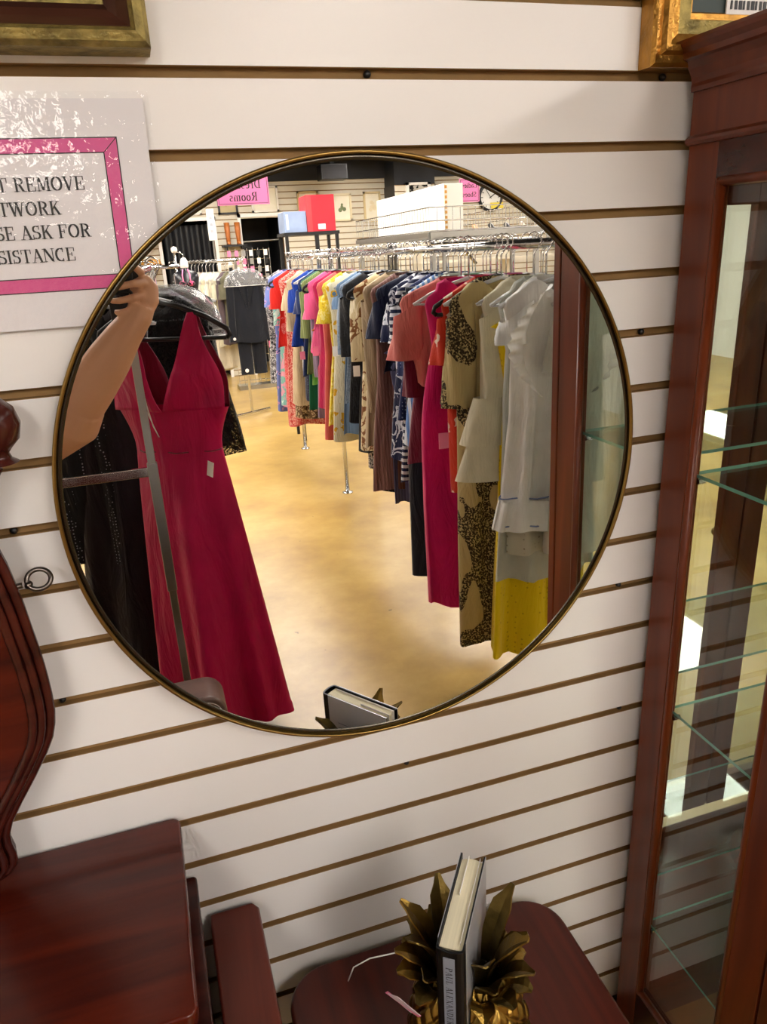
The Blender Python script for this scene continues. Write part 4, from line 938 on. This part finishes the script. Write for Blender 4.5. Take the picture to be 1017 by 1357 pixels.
# hand: back of hand right of the phone, fingers wrap to the left over its back
pm.tube([(.024, -.846, 1.41), (.036, -.850, 1.435), (.040, -.855, 1.46), (.036, -.858, 1.48)], [.026, .032, .030, .018], 16, flat=.55, upv=(1, 0, 0))
fing = [((.036, -.846, 1.492), (.022, -.830, 1.507), (-.002, -.834, 1.511), (-.020, -.846, 1.505), .0080),
        ((.040, -.844, 1.468), (.020, -.826, 1.469), (-.010, -.830, 1.464), (-.030, -.845, 1.462), .0082),
        ((.038, -.842, 1.445), (.016, -.826, 1.441), (-.014, -.830, 1.436), (-.032, -.845, 1.436), .0080),
        ((.032, -.844, 1.424), (.010, -.830, 1.418), (-.014, -.834, 1.412), (-.028, -.846, 1.413), .0072)]
for a, b_, c_, d, r_ in fing: pm.tube([(a[0]+.004, a[1]-.01, a[2]-.002), a, b_, c_, d], [r_*1.05, r_*1.1, r_, r_*.95, r_*.75], 12)
pm.tube([(.03, -.868, 1.43), (.034, -.886, 1.452), (.018, -.894, 1.472), (.0, -.895, 1.478)], [.014, .012, .010, .008], 12)
# torso, head, other limbs
limb([(-.58, -1.16, .88), (-.58, -1.16, .98), (-.58, -1.16, 1.08), (-.58, -1.16, 1.18), (-.58, -1.15, 1.245)], [.165, .15, .155, .165, .12], flat=.72)
limb([(-.58, -1.15, 1.2), SHO], [.08, .062]); limb([(-.58, -1.15, 1.2), (-.76, -1.17, 1.19)], [.08, .058])
limb([(-.76, -1.17, 1.19), (-.80, -1.15, 1.06), (-.80, -1.11, .95), (-.76, -1.02, .85), (-.71, -.95, .78)], [.058, .052, .045, .038, .028])
for k_ in range(4): limb([(-.715+.012*k_, -.945, .775), (-.715+.015*k_, -.915, .745), (-.712+.015*k_, -.905, .70-.004*abs(k_-1))], [.012, .009, .007], 10)
limb([(-.70, -.95, .785), (-.675, -.93, .765), (-.665, -.92, .735)], [.012, .010, .007], 10)
limb([(-.72, -.95, .79), (-.695, -.935, .755)], [.03, .03], flat=.6)
limb([(-.58, -1.15, 1.22), (-.575, -1.13, 1.31)], [.052, .048])
limb([(-.575, -1.125, 1.30), (-.575, -1.115, 1.34), (-.575, -1.12, 1.39), (-.575, -1.125, 1.44), (-.575, -1.13, 1.485), (-.575, -1.13, 1.505)], [.045, .066, .076, .080, .062, .03], flat=1.15)
limb([(-.575, -1.035, 1.405), (-.575, -1.020, 1.385), (-.575, -1.028, 1.375)], [.008, .013, .010], 10)
for sg_ in (-1, 1):
    limb([(-.575+sg_*.075, -1.13, 1.415), (-.575+sg_*.082, -1.135, 1.395), (-.575+sg_*.077, -1.13, 1.37)], [.010, .013, .009], 8, flat=.5)
    hx = -.58+sg_*.09
    limb([(hx, -1.16, .88), (hx, -1.15, .70), (hx, -1.14, .47), (hx, -1.15, .42), (hx, -1.17, .28), (hx, -1.18, .09)], [.098, .09, .066, .06, .058, .042])
    limb([(hx, -1.20, .055), (hx, -1.12, .045), (hx, -1.02, .03)], [.04, .042, .03], flat=.8)
limb([(-.61, -1.04, 1.352), (-.575, -1.033, 1.350), (-.54, -1.04, 1.352)], [.004, .008, .004], 8)
body = pm.obj('body', SKIN, per, smooth=True)
per.location = (-.018, DY, 0)
md = body.modifiers.new('remesh', 'REMESH'); md.mode = 'VOXEL'; md.voxel_size = .0034; md.use_smooth_shade = True
md = body.modifiers.new('smooth', 'SMOOTH'); md.factor = .5; md.iterations = 3
SHIRT = F_('charcoal t-shirt', '#2a2c34'); JEAN = F_('blue jeans', '#2c3a56')
MB().tube([(-.58, -1.16, .84), (-.58, -1.16, .98), (-.58, -1.16, 1.08), (-.58, -1.16, 1.18), (-.58, -1.15, 1.25), (-.58, -1.14, 1.27)], [.185, .168, .172, .182, .14, .07], 28, flat=.74).tube([(-.58, -1.15, 1.2), (-.42, -1.11, 1.2), (-.36, -1.07, 1.18)], [.09, .076, .08], 20, cap=False).tube([(-.58, -1.15, 1.2), (-.77, -1.17, 1.19), (-.80, -1.155, 1.09)], [.09, .07, .068], 20, cap=False).obj('t_shirt', SHIRT, per, smooth=True)
mb = MB().tube([(-.58, -1.16, .80), (-.58, -1.16, .93)], [.178, .168], 26, flat=.76)
for sg_ in (-1, 1): hx = -.58+sg_*.09; mb.tube([(hx, -1.16, .88), (hx, -1.15, .70), (hx, -1.14, .47), (hx, -1.17, .28), (hx, -1.18, .08)], [.105, .098, .078, .072, .07], 20)
mb.obj('jeans', JEAN, per, smooth=True)
for sg_ in (-1, 1):
    hx = -.58+sg_*.09; MB().tube([(hx, -1.23, .05), (hx, -1.15, .05), (hx, -1.03, .04), (hx, -.98, .03)], [.045, .05, .042, .025], 16, flat=.9).obj('shoe', BLACK, per, smooth=True)
    MB().lathe([(0, -.011), (.009, -.007), (.012, 0), (.009, .007), (0, .011)], 14, center=(-.575+sg_*.03, -1.052, 1.412), axis='y').obj('eye', plain('eye white', '#e8e4e0', .2), per, smooth=True)
HAIR = plain('brown hair', '#3a2418', .5, var=.3, vscale=40)
MB().grid(lambda u, v: (lambda a, b_: (-.575+.094*math.sin(b_)*math.cos(a), -1.142+.102*math.sin(b_)*math.sin(a), 1.425+.095*math.cos(b_)-(.16 if v > .8 and math.sin(a) < .2 else 0)*(v-.8)*5))(2*PI*u, PI*.62*v*(1-.28*max(0, math.sin(2*PI*u)))), 40, 20).obj('hair', HAIR, per, smooth=True)
ph = thing('mobile_phone', 'black mobile phone held up by the hand, round grip on its back', 'phone', (0, DY, 0))
MB().prism(rrect(-.056, .018, 1.385, 1.532, .010, 5), -.884, -.876, 'y').obj('phone_body', BLACK, ph, bevel=.002)
MB().prism(rrect(-.052, -.014, 1.490, 1.528, .008, 4), -.876, -.8745, 'y').obj('camera_bump', BLACK, ph)
gr = MB().lathe([(0, -.8465), (.019, -.8465), (.0205, -.849), (.019, -.852), (.008, -.854), (.007, -.8755)], 26, center=(-.018, 0, 1.486), axis='y')
for i_ in range(len(gr.v)): gr.v[i_] = (gr.v[i_][0], gr.v[i_][1], gr.v[i_][2])
gr.obj('round_grip', plain('matt black rubber', '#17171a', .55), ph, smooth=True)
MB().tube([(-.04+.014*math.cos(a)*(1 if math.cos(a) > 0 else 1.2)+.02, -.838, 1.448+.008*math.sin(a)) for a in [2*PI*i/20 for i in range(20)]], .0035, 8, closed=True).tube([(-.035, -.84, 1.448), (-.036, -.876, 1.452)], .003, 8).obj('finger_loop', BLACK, ph, smooth=True)

# ================================================================ MIDDLE OF THE SHOP
# white clothes on a slanting rail
t = thing('clothes_rail', 'short chrome clothes rail holding the white clothes in the middle of the shop', 'clothes rail', (0, 0, 0))
MB().tube([(.52, -7.35, 1.50), (.98, -6.70, 1.50)], .013, 12).obj('top_rail', CHROME, t, smooth=True)
for x, y in ((.54, -7.32), (.96, -6.73)):
    MB().tube([(x, y, .02), (x, y, 1.5)], .014, 12).obj('upright', CHROME, t); MB().tube([(x-.2, y+.12, .03), (x+.2, y-.12, .03)], .013, 10).obj('foot_bar', CHROME, t)
wl = [('#eceae4', 'white'), ('#e4e0d2', 'off white'), ('#dfe4ea', 'bluish white'), ('#f0ece0', 'ivory'), ('#efe8d0', 'cream pleated'), ('#e8c8c0', 'pale peach'), ('#e8e6e0', 'chalk'), ('#ece4c8', 'butter cream'), ('#f0eee8', 'bright white'), ('#e8e0cc', 'oat'), ('#ddd8c0', 'straw'), ('#6f6066', 'mauve brown'), ('#77735c', 'khaki')]
for i, (cl, nm) in enumerate(wl):
    f = i/(len(wl)-1); x = .55+.38*f; y = -7.30+.55*f
    garment('blouse', '%s blouse hanging on the short middle rail' % nm, x, y, [.75, .6, .7, .5, .55, .9, .6, .45, .5, .48, .7, .72, .85][i], F_('mid '+nm, cl, 'vstripes' if i in (3, 4, 8) else None, '#dcd4bc' if i in (3, 4, 8) else '#ffffff', None, 22), 'long' if i % 2 else 'short', rz=-.35, rail=1.505, sh=.15, waist=.13, hem=.15, group='clothes on the short middle rail', hgroup='hangers on the short middle rail', hang='white' if i % 2 else 'clear')
# suit
SUIT = F_('navy suiting', '#161b28')
su = thing('trouser_suit', 'dark navy trouser suit under a clear shoulder cover', 'suit', (.985, -6.42, 1.40))
jk = body_mesh(.64, .165, .14, .15, .035, 4, .004, .06, .02, 5).obj('jacket', SUIT, su, smooth=True)
for sg_ in (-1, 1):
    sleeve_mesh(sg_, .165, .56, .055, .042, .12, seed=3).obj('sleeve', SUIT, jk, smooth=True)
    MB().add([(sg_*.02, .040, -.02), (sg_*.065, .040, -.06), (sg_*.06, .047, -.16), (sg_*.005, .047, -.34)], [(0, 1, 2, 3)]).obj('lapel', F_('satin lapel', '#0e121c', rough=.4), jk, solid=.003)
trousers_mesh(.46, .13, -.48, .062).obj('trousers', SUIT, su, smooth=True)
MB().lathe([(0, -.012), (.012, -.008), (.014, 0), (0, .004)], 12, center=(-.155, .03, -.60), axis='y').obj('security_tag', TAGW, su)
MB().lathe([(0, -.006), (.018, -.004), (.018, 0), (0, .004)], 12, center=(-.075, .045, -.90), axis='y').obj('security_tag', TAGW, su)
hanger(.985, -6.42, 1.505, 0, 'clear hanger carrying the navy trouser suit', 'clear', 'hangers on the short middle rail')
cover(.985, -6.42, 1.425, 0, 'clear plastic cover over the navy suit shoulders', .9)
t = thing('suit_hook_arm', 'chrome arm holding the navy suit', 'hanging arm', (0, 0, 0))
MB().tube([(.97, -6.72, 1.52), (.985, -6.40, 1.493)], .009, 10).tube([(.97, -6.75, 1.49), (.97, -6.72, 1.52)], .009, 10).obj('arm', CHROME, t, smooth=True)
# sign holder
t = thing('sign_holder', 'slim white sign on a chrome stem above the white clothes', 'sign', (.80, -6.95, 1.50))
MB().tube([(0, 0, 0), (0, 0, .20)], .009, 10).obj('stem', STEEL, t); MB().box(-.035, .035, -.008, .008, .19, .47).obj('sign_panel', WHITEH, t, bevel=.002)
mb = MB()
for k_ in range(3): mb.box(-.014, .014, .009, .0096, .26+k_*.06, .285+k_*.06)
mb.obj('printed_marks', plain('grey print 2', '#9a9aa0', .5), t)
# mannequin
t = thing('torso_mannequin', 'small dark bust mannequin in a black and pink bikini top on a white neck stand', 'mannequin', (.43, -5.9, -.055))
mb = MB(); vs = []; n = 28
for z, hw, ht in ((1.20, .085, .06), (1.26, .08, .06), (1.32, .085, .07), (1.38, .098, .075), (1.43, .108, .065), (1.465, .105, .05), (1.49, .07, .04), (1.50, .035, .033), (1.52, .03, .03)):
    for j in range(n): a = 2*PI*j/n; vs.append((hw*math.cos(a), ht*math.sin(a), z))
mb.add(vs, [(i*n+j, i*n+(j+1) % n, (i+1)*n+(j+1) % n, (i+1)*n+j) for i in range(8) for j in range(n)]).obj('torso', plain('smoky black plastic', '#1b1a1f', .25), t, smooth=True)
MB().lathe([(.0, 1.60), (.018, 1.595), (.03, 1.57), (.035, 1.53), (.03, 1.515), (.0, 1.51)], 20).obj('neck_cap', WHITEH, t, smooth=True)
MB().lathe([(.0, 1.37), (.02, 1.375), (.03, 1.39), (.02, 1.41), (0, 1.415)], 14, center=(-.035, .07, 0)).lathe([(.0, 1.37), (.02, 1.375), (.03, 1.39), (.02, 1.41), (0, 1.415)], 14, center=(.035, .07, 0)).obj('bikini_cup', F_('black pink', '#161216', 'print', '#d85c88', None, 30), t, smooth=True)
for sg_ in (-1, 1): MB().tube([(sg_*.03, .085, 1.41), (sg_*.03, .06, 1.46), (sg_*.02, .035, 1.505)], .005, 8).obj('pink_strap', TAGP, t, smooth=True)
MB().tube([(0, 0, 1.59), (0, 0, 1.62), (-.02, 0, 1.64), (-.05, 0, 1.645)], .005, 8).obj('hook', CHROME, t, smooth=True)
MB().tube([(-.065, -.0, .06), (-.065, -.0, 1.66)], .010, 10).lathe([(0, .0), (.16, .0), (.16, .012), (0, .02)], 28, center=(-.065, 0, .055)).obj('stand', CHROME, t, smooth=True)
MB().lathe([(0, 1.69), (.022, 1.68), (.026, 1.66), (.02, 1.64), (0, 1.64)], 16, center=(-.065, 0, 0)).obj('stand_knob', WHITEH, t, smooth=True)
# straw hats on the far wall
STRAW = plain('straw', '#c8924a', .8, var=.25, vscale=60, bump=.5)
for (x, z, lb, br) in ((.27, 1.76, 'upper straw hat on the far slat wall left of the dark doorway', .15), (.29, 1.47, 'lower straw hat on the far slat wall left of the dark doorway', .13)):
    t = thing('straw_hat', lb, 'hat', (x, FY+.12, z), 0, 'straw hats on the far wall')
    MB().lathe([(br, .0), (br, .006), (.09, .012), (.085, .05), (.075, .085), (.05, .095), (0, .097)], 36).obj('crown_and_brim', STRAW, t, smooth=True)
    MB().lathe([(.0905, .012), (.091, .014), (.088, .034), (.087, .034)], 36).obj('hat_band', plain('brown band', '#4a2c1c', .6), t, smooth=True)
    p_ = MB().tube([(x, FY, z-.01), (x, FY+.26, z-.005)], .006, 8).obj('hat_peg', CHROME); tag(p_, 'chrome peg under the '+lb.split(' on ')[0], 'peg', 'pegs on the far wall')
t = thing('standing_mirror_frame', 'tall gilt frame leaning by the far wall left of the straw hats', 'frame', (0, 0, 0))
MB().box(.13, .16, -8.9, -8.87, .3, 1.95).box(-.5, -.47, -8.9, -8.87, .3, 1.95).box(-.5, .16, -8.9, -8.87, 1.92, 1.95).box(-.5, .16, -8.9, -8.87, .27, .3).box(.13, .16, -8.9, -8.87, 0, .3).box(-.5, -.47, -8.9, -8.87, 0, .3).obj('frame_moulding', BRIGHTG, t)
MB().box(-.47, .13, -8.89, -8.885, .3, 1.92).obj('glass', plain('smoked glass', '#4a4038', .1), t)
# boots
t = thing('wall_shelf', 'black shelf on the far wall under the tan boots', 'shelf', (0, 0, 0)); MB().box(1.16, 1.46, FY, FY+.22, 1.66, 1.68).obj('shelf_board', BLACK, t); MB().box(1.2, 1.22, FY, FY+.18, 1.62, 1.66).box(1.4, 1.42, FY, FY+.18, 1.62, 1.66).obj('bracket', BLACK, t)
TAN = plain('tan leather', '#b0662a', .4, var=.2, vscale=18)
for k_, bx_ in enumerate((1.245, 1.375)):
    t = thing('tall_boot', ('left' if k_ else 'right')+' hand boot of the tall tan leather pair, as seen in the mirror', 'boot', (bx_, FY+.10, 1.68), 0, 'tall tan boots')
    MB().tube([(0, 0, .03), (0, 0, .09), (0, -.005, .17), (0, -.01, .27)], [.026, .028, .034, .036], 18).tube([(0, -.02, .022), (0, .03, .024), (0, .075, .018)], [.024, .026, .018], 14, flat=1.0).obj('shaft', TAN, t, smooth=True)
    MB().box(-.022, .022, -.04, -.005, 0, .02).box(-.024, .024, .02, .095, 0, .008).obj('sole', plain('dark sole', '#3a2114', .5), t)
# framed prints on the far wall
FR = [(.50, .96, 2.06, 2.36, '#e6e2da', '#6a6a5e', 'pale framed print over the left doorway'), (1.17, 1.42, 2.05, 2.34, '#1c1a1a', '#b4a070', 'small black framed print with tan picture, partly behind the pink sign'),
      (1.60, 1.95, 2.06, 2.37, '#ded9cf', '#7c4a3c', 'white framed print with dark red subject right of the black framed one'), (2.20, 2.48, 1.95, 2.29, '#b9a06c', '#d8ccb0', 'tan framed print mostly behind the red box'),
      (2.66, 2.93, 1.91, 2.25, '#d8ccaa', '#6f7a58', 'cream print of a plant sprig'), (3.10, 3.34, 1.88, 2.26, '#cdb98c', '#dccfae', 'plain tan framed print beside the white box')]
for i, (xa, xb, za, zb, fc, pc, lb) in enumerate(FR):
    t = thing('framed_print', lb, 'picture', (0, 0, 0), 0, 'framed prints on the far wall')
    def q2(w_, d0, d1, c_, nm): return MB().box(xa+w_, xb-w_, FY+d0, FY+d1, za+w_, zb-w_).obj(nm, plain('print tone %s' % c_, c_, .6, var=.04), t)
    MB().box(xa, xa+.025, FY, FY+.03, za, zb).box(xb-.025, xb, FY, FY+.03, za, zb).box(xa, xb, FY, FY+.03, za, za+.025).box(xa, xb, FY, FY+.03, zb-.025, zb).obj('frame_moulding', plain('frame tone %s' % fc, fc, .4, var=.05), t)
    q2(.024, 0, .012, '#e2dcc8' if i != 1 else '#b8a67c', 'mount')
    mb = MB(); cx, cz = (xa+xb)/2, (za+zb)/2; r_ = random.Random(i)
    for k_ in range(9):
        a = r_.uniform(0, 6.28); d = r_.uniform(0, .045); mb.lathe([(0, .0145), (r_.uniform(.012, .03), .0135), (.0, .0125)], 10, center=(cx+d*math.cos(a), FY, cz+d*1.4*math.sin(a)), axis='y')
    mb.obj('drawing', plain('drawing tone %s' % pc, pc, .7), t)
# clock
t = thing('wall_clock', 'large round black rimmed wall clock on the far wall at right', 'clock', (4.96, FY+.02, 2.13))
MB().lathe([(.155, 0), (.155, .03), (.175, .035), (.19, .02), (.19, 0)], 48, axis='y').obj('rim', BLACK, t, smooth=True)
MB().lathe([(0, .01), (.157, .01)], 48, axis='y').obj('dial', plain('clock dial', '#dcdcd8', .5), t)
mb = MB()
for k_ in range(12):
    a = 2*PI*k_/12; M_ = Matrix.Rotation(a, 4, 'Y'); mb.box(-.005, .005, .011, .013, .115, .145, M=M_)
mb.obj('hour_marks', INK, t); MB().box(-.006, .006, .014, .017, -.02, .08, M=Matrix.Rotation(1.0, 4, 'Y')).obj('hour_hand', INK, t); MB().box(-.004, .004, .018, .02, -.02, .12, M=Matrix.Rotation(-.6, 4, 'Y')).obj('minute_hand', INK, t)
t = thing('yellow_notice', 'small yellow notice card below the clock', 'sign', (0, 0, 0)); MB().box(4.95, 5.15, FY+.045, FY+.05, 1.98, 2.06).obj('card', plain('yellow card', '#e2cc4c', .5), t); MB().box(5.03, 5.06, FY, FY+.045, 2.0, 2.03).obj('clip', STEEL, t)
t = thing('pink_notice', 'small plain pink notice right of the clock', 'sign', (0, 0, 0)); MB().box(5.12, 5.36, FY+.003, FY+.008, 2.10, 2.30).obj('card', plain('pink card', '#e58cb4', .5), t)
# hanging signs
def hang_sign(name, label, cx, y, z0, z1, wd, lines, h, ssp, tilt=0.0):
    t = thing(name, label, 'sign', (cx, y, z0), tilt)
    H = z1-z0
    MB().box(-wd/2, wd/2, -.003, .003, 0, H).obj('sign_board', plain('pink sign card', '#dc74a8', .5, var=.02), t)
    MB().box(-wd/2+.006, wd/2-.006, .003, .0034, .006, .009).box(-wd/2+.006, wd/2-.006, .003, .0034, H-.009, H-.006).box(-wd/2+.006, -wd/2+.009, .003, .0034, .006, H-.006).box(wd/2-.009, wd/2-.006, .003, .0034, .006, H-.006).obj('border_line', INK, t)
    mb = MB()
    for i, ln in enumerate(lines): text_mb(mb, ln, (0, .0036, H-ssp*(i+1)), (-1, 0, 0), (0, 0, 1), (0, 1, 0), h, depth=.0004)
    mb.obj('lettering', INK, t)
    for sg_ in (-1, 1): MB().tube([(sg_*(wd/2-.01), 0, H-.002), (sg_*(wd/2-.01), 0, 2.65-z0)], .0012, 5).obj('hanging_line', WHITEH, t)
hang_sign('hanging_sign', 'pink hanging sign reading Dressing Rooms, at the upper left in the mirror', .705, -4.0, 1.81, 1.968, .31, ['Dressing', 'Rooms'], .046, .068)
hang_sign('hanging_sign', 'small pink hanging sign reading Ladies Shoes, upper right in the mirror', 2.175, -4.0, 1.775, 1.915, .135, ['Ladies', 'Shoes'], .030, .055, .1)
# red box, grey box file on a black stand
t = thing('display_stand', 'tall black metal stand carrying the red box and grey box', 'stand', (0, 0, 0))
MB().box(1.19, 1.64, -5.66, -5.34, 1.655, 1.68).obj('top_shelf', BLACK, t); 
for x in (1.21, 1.62, ):
    for y in (-5.64, -5.36): MB().box(x-.012, x+.012, y-.012, y+.012, 0, 1.655).obj('leg', BLACK, t)
MB().box(1.44, 1.47, -5.38, -5.35, 1.2, 1.655).box(1.21, 1.62, -5.38, -5.35, 1.2, 1.23).obj('brace', BLACK, t)
t = thing('red_box', 'glossy red storage box standing beside the grey box above the rail', 'box', (1.505, -5.5, 1.68)); MB().box(-.115, .115, -.14, .13, 0, .27).obj('box_body', plain('red card', '#c01c30', .35), t, bevel=.003); MB().box(-.118, -.075, .13, .134, 0, .27).obj('spine_strip', plain('red spine', '#dc3c44', .3), t); MB().box(-.03, .03, .131, .134, .015, .055).obj('white_label', TAGW, t)
t = thing('grey_box_file', 'blue grey box file left of the red box', 'box file', (1.295, -5.5, 1.68)); MB().box(-.09, .09, -.13, .12, 0, .155).obj('box_body', plain('blue grey card', '#8a9cbc', .4), t, bevel=.003); MB().box(-.075, -.055, .12, .125, .02, .135).obj('finger_slot', plain('pale grey blue', '#b8c4d8', .3), t)
# wire basket gondola and white box
t = thing('wire_basket_rack', 'white wire basket on chrome frame behind the long rail', 'wire basket', (0, 0, 0))
bx0, bx1, by0, by1, bz0, bz1 = 1.38, 1.98, -3.95, -2.70, 1.575, 1.685
MB().box(bx0, bx1, by0-.01, by0+.01, bz0-.025, bz0).box(bx0, bx1, by1-.01, by1+.01, bz0-.025, bz0).box(bx0-.01, bx0+.01, by0, by1, bz0-.025, bz0).box(bx1-.01, bx1+.01, by0, by1, bz0-.025, bz0).obj('support_frame', STEEL, t)
mb = MB()
for z in (bz0+.005, bz0+.05, bz1): mb.tube([(bx0, by0, z), (bx1, by0, z), (bx1, by1, z), (bx0, by1, z)], .0028, 6, closed=True)
for k_ in range(33): y = by0+(by1-by0)*k_/32; mb.tube([(bx0, y, bz1), (bx0, y, bz0), (bx1, y, bz0), (bx1, y, bz1)], .0018, 5)
for k_ in range(1, 15): x = bx0+(bx1-bx0)*k_/15; mb.tube([(x, by1, bz1), (x, by1, bz0), (x, by0, bz0), (x, by0, bz1)], .0018, 5)
mb.obj('wire_basket', CHROME, t)
for x in (bx0+.02, bx1-.02):
    for y in (by0+.02, by1-.02): MB().box(x-.012, x+.012, y-.012, y+.012, 0, bz0-.02).obj('leg', STEEL, t)
MB().tube([(bx0, by1, 1.52), (bx1, by1, 1.52)], .01, 8).tube([(1.5, by1, 1.55), (1.62, by1, 1.42)], .008, 8).obj('brace', CHROME, t)
t = thing('long_white_box', 'long white cardboard box lying in the wire basket', 'box', (0, 0, 0))
MB().box(1.50, 1.60, -3.88, -2.80, 1.581, 1.795).obj('box_body', plain('white card', '#e8e6dc', .6, var=.01), t, bevel=.002)
mb = MB()
for k_ in range(9): mb.box(1.503, 1.515, -2.7995, -2.798, 1.59+k_*.023, 1.603+k_*.023)
mb.obj('printed_edge', plain('orange tan print', '#c8903c', .6), t)
# second gondola with baskets on the right and shoes
t = thing('wire_basket_rack', 'second wire basket rack further right with a dark post', 'wire basket', (0, 0, 0))
mb = MB()
for z in (1.60, 1.65, 1.71): mb.tube([(2.25, -3.6, z), (3.05, -3.6, z), (3.05, -3.0, z), (2.25, -3.0, z)], .003, 6, closed=True)
for k_ in range(1, 24): x = 2.25+.8*k_/24; mb.tube([(x, -3.0, 1.71), (x, -3.0, 1.60), (x, -3.6, 1.60), (x, -3.6, 1.71)], .0018, 5)
mb.obj('wire_basket', CHROME, t)
for x in (2.27, 3.03):
    for y in (-3.58, -3.02): MB().box(x-.012, x+.012, y-.012, y+.012, 0, 1.60).obj('leg', STEEL, t)
t = thing('shoe_shelf', 'long pale shoe shelf in front of the far wall at right', 'shelf', (0, 0, 0))
MB().box(2.9, 5.0, -7.15, -6.85, 1.60, 1.62).obj('shelf_board', FARW, t)
MB().box(2.9, 5.0, -7.15, -6.85, 1.35, 1.37).obj('shelf_board', FARW, t)
for x in (2.92, 3.95, 4.98): MB().box(x-.012, x+.012, -7.14, -6.86, 0, 1.60).obj('side_panel', FARW, t)
shc = [('#b89058', 'tan'), ('#c8a878', 'sand'), ('#a8743c', 'caramel'), ('#c09468', 'light brown'), ('#141416', 'black patent'), ('#18181a', 'black suede'), ('#d8c8b0', 'cream'), ('#e0d4c4', 'ivory'), ('#202024', 'charcoal'), ('#8c6a48', 'brown')]
for i in range(10):
    cl, nm = shc[i]; x = 3.05+.19*i
    t = thing('high_heel_shoe', '%s shoe standing on the shoe shelf at far right' % nm, 'shoe', (x, -7.0, 1.62), 0, 'shoes on the shoe shelf')
    m_ = plain('shoe '+nm, cl, .35)
    MB().tube([(0, -.10, .085), (0, -.06, .07), (0, 0, .035), (0, .06, .018), (0, .11, .014)], [.026, .024, .024, .028, .012], 14, flat=1.0).obj('upper', m_, t, smooth=True)
    MB().tube([(0, -.10, .07), (0, -.105, 0)], [.012, .006], 10).obj('heel', m_, t, smooth=True)
# column, loudspeaker, ducts
o = MB().box(3.41, 3.97, FY+.01, FY+.42, 2.30, 2.65).obj('column_head', DARKW); struct(o); o.name = 'trim_2'
slat_wall('trim_3', 3.41, 3.97, 0, 2.30, FY+.42, FARW, flip=-1)
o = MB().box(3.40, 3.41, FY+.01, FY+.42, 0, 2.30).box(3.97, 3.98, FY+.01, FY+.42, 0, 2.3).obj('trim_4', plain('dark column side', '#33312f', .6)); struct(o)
t = thing('framed_print', 'black and white framed print on the square column', 'picture', (0, 0, 0), 0, 'framed prints on the far wall')
MB().box(3.56, 3.60, FY+.42, FY+.45, 2.10, 2.32).box(3.86, 3.90, FY+.42, FY+.45, 2.10, 2.32).box(3.56, 3.90, FY+.42, FY+.45, 2.10, 2.13).box(3.56, 3.90, FY+.42, FY+.45, 2.29, 2.32).obj('frame_moulding', WHITEH, t); MB().box(3.60, 3.86, FY+.42, FY+.435, 2.13, 2.29).obj('photograph', F_('bw photo', '#141414', 'print', '#c8c4bc', None, 9), t)
t = thing('ceiling_speaker', 'black box loudspeaker hanging from the ceiling near the far wall', 'loudspeaker', (2.57, FY+.5, 2.46)); MB().box(-.17, .17, -.12, .12, -.09, .09).obj('cabinet', BLACK, t, bevel=.01); MB().box(-.15, .15, .12, .125, -.075, .075).obj('grille', plain('grille', '#2a2a2e', .8), t); MB().box(-.02, .02, -.02, .02, .09, .19).obj('bracket', BLACK, t)
t = thing('air_duct', 'dark painted air duct running along the ceiling', 'duct', (0, 0, 0)); MB().tube([(-2.5, -7.6, 2.54), (6.3, -7.6, 2.54)], .10, 24).obj('duct_tube', CEILM, t, smooth=True)
for x in (-1, 1.5, 4): MB().tube([(x, -7.6-.104*math.cos(a), 2.54+.104*math.sin(a)) for a in [2*PI*i/24 for i in range(24)]], .006, 6, closed=True).obj('duct_band', STEEL, t)
# accessories grid
t = thing('accessory_grid', 'chrome grid stand of small accessory cards behind the white clothes', 'display grid', (0, 0, 0))
mb = MB()
for k_ in range(9): mb.tube([(1.06+.065*k_, -8.4, .05), (1.06+.065*k_, -8.4, 1.62)], .003, 5)
for k_ in range(16): mb.tube([(1.06, -8.4, .1+.1*k_), (1.58, -8.4, .1+.1*k_)], .003, 5)
mb.obj('grid_panel', CHROME, t); MB().box(1.04, 1.60, -8.5, -8.3, 0, .05).obj('base', STEEL, t)
cc = [TAGP, TAGW, BLACK, TAGW, STEEL, TAGP]
nm = ['pink', 'white', 'black', 'cream white', 'silver', 'rose pink']
for i in range(24):
    r_, q_ = divmod(i, 6)
    o = MB().box(-.02, .02, 0, .012, -.035, .03).obj('accessory_card', cc[(i*5+r_) % 6]) ; o.location = (1.11+.085*q_, -8.397, 1.57-.09*r_)
    tag(o, '%s accessory card in the %s row of the chrome grid' % (nm[(i*5+r_) % 6], ['top', 'second', 'third', 'bottom'][r_]), 'card', 'accessory cards on the chrome grid')
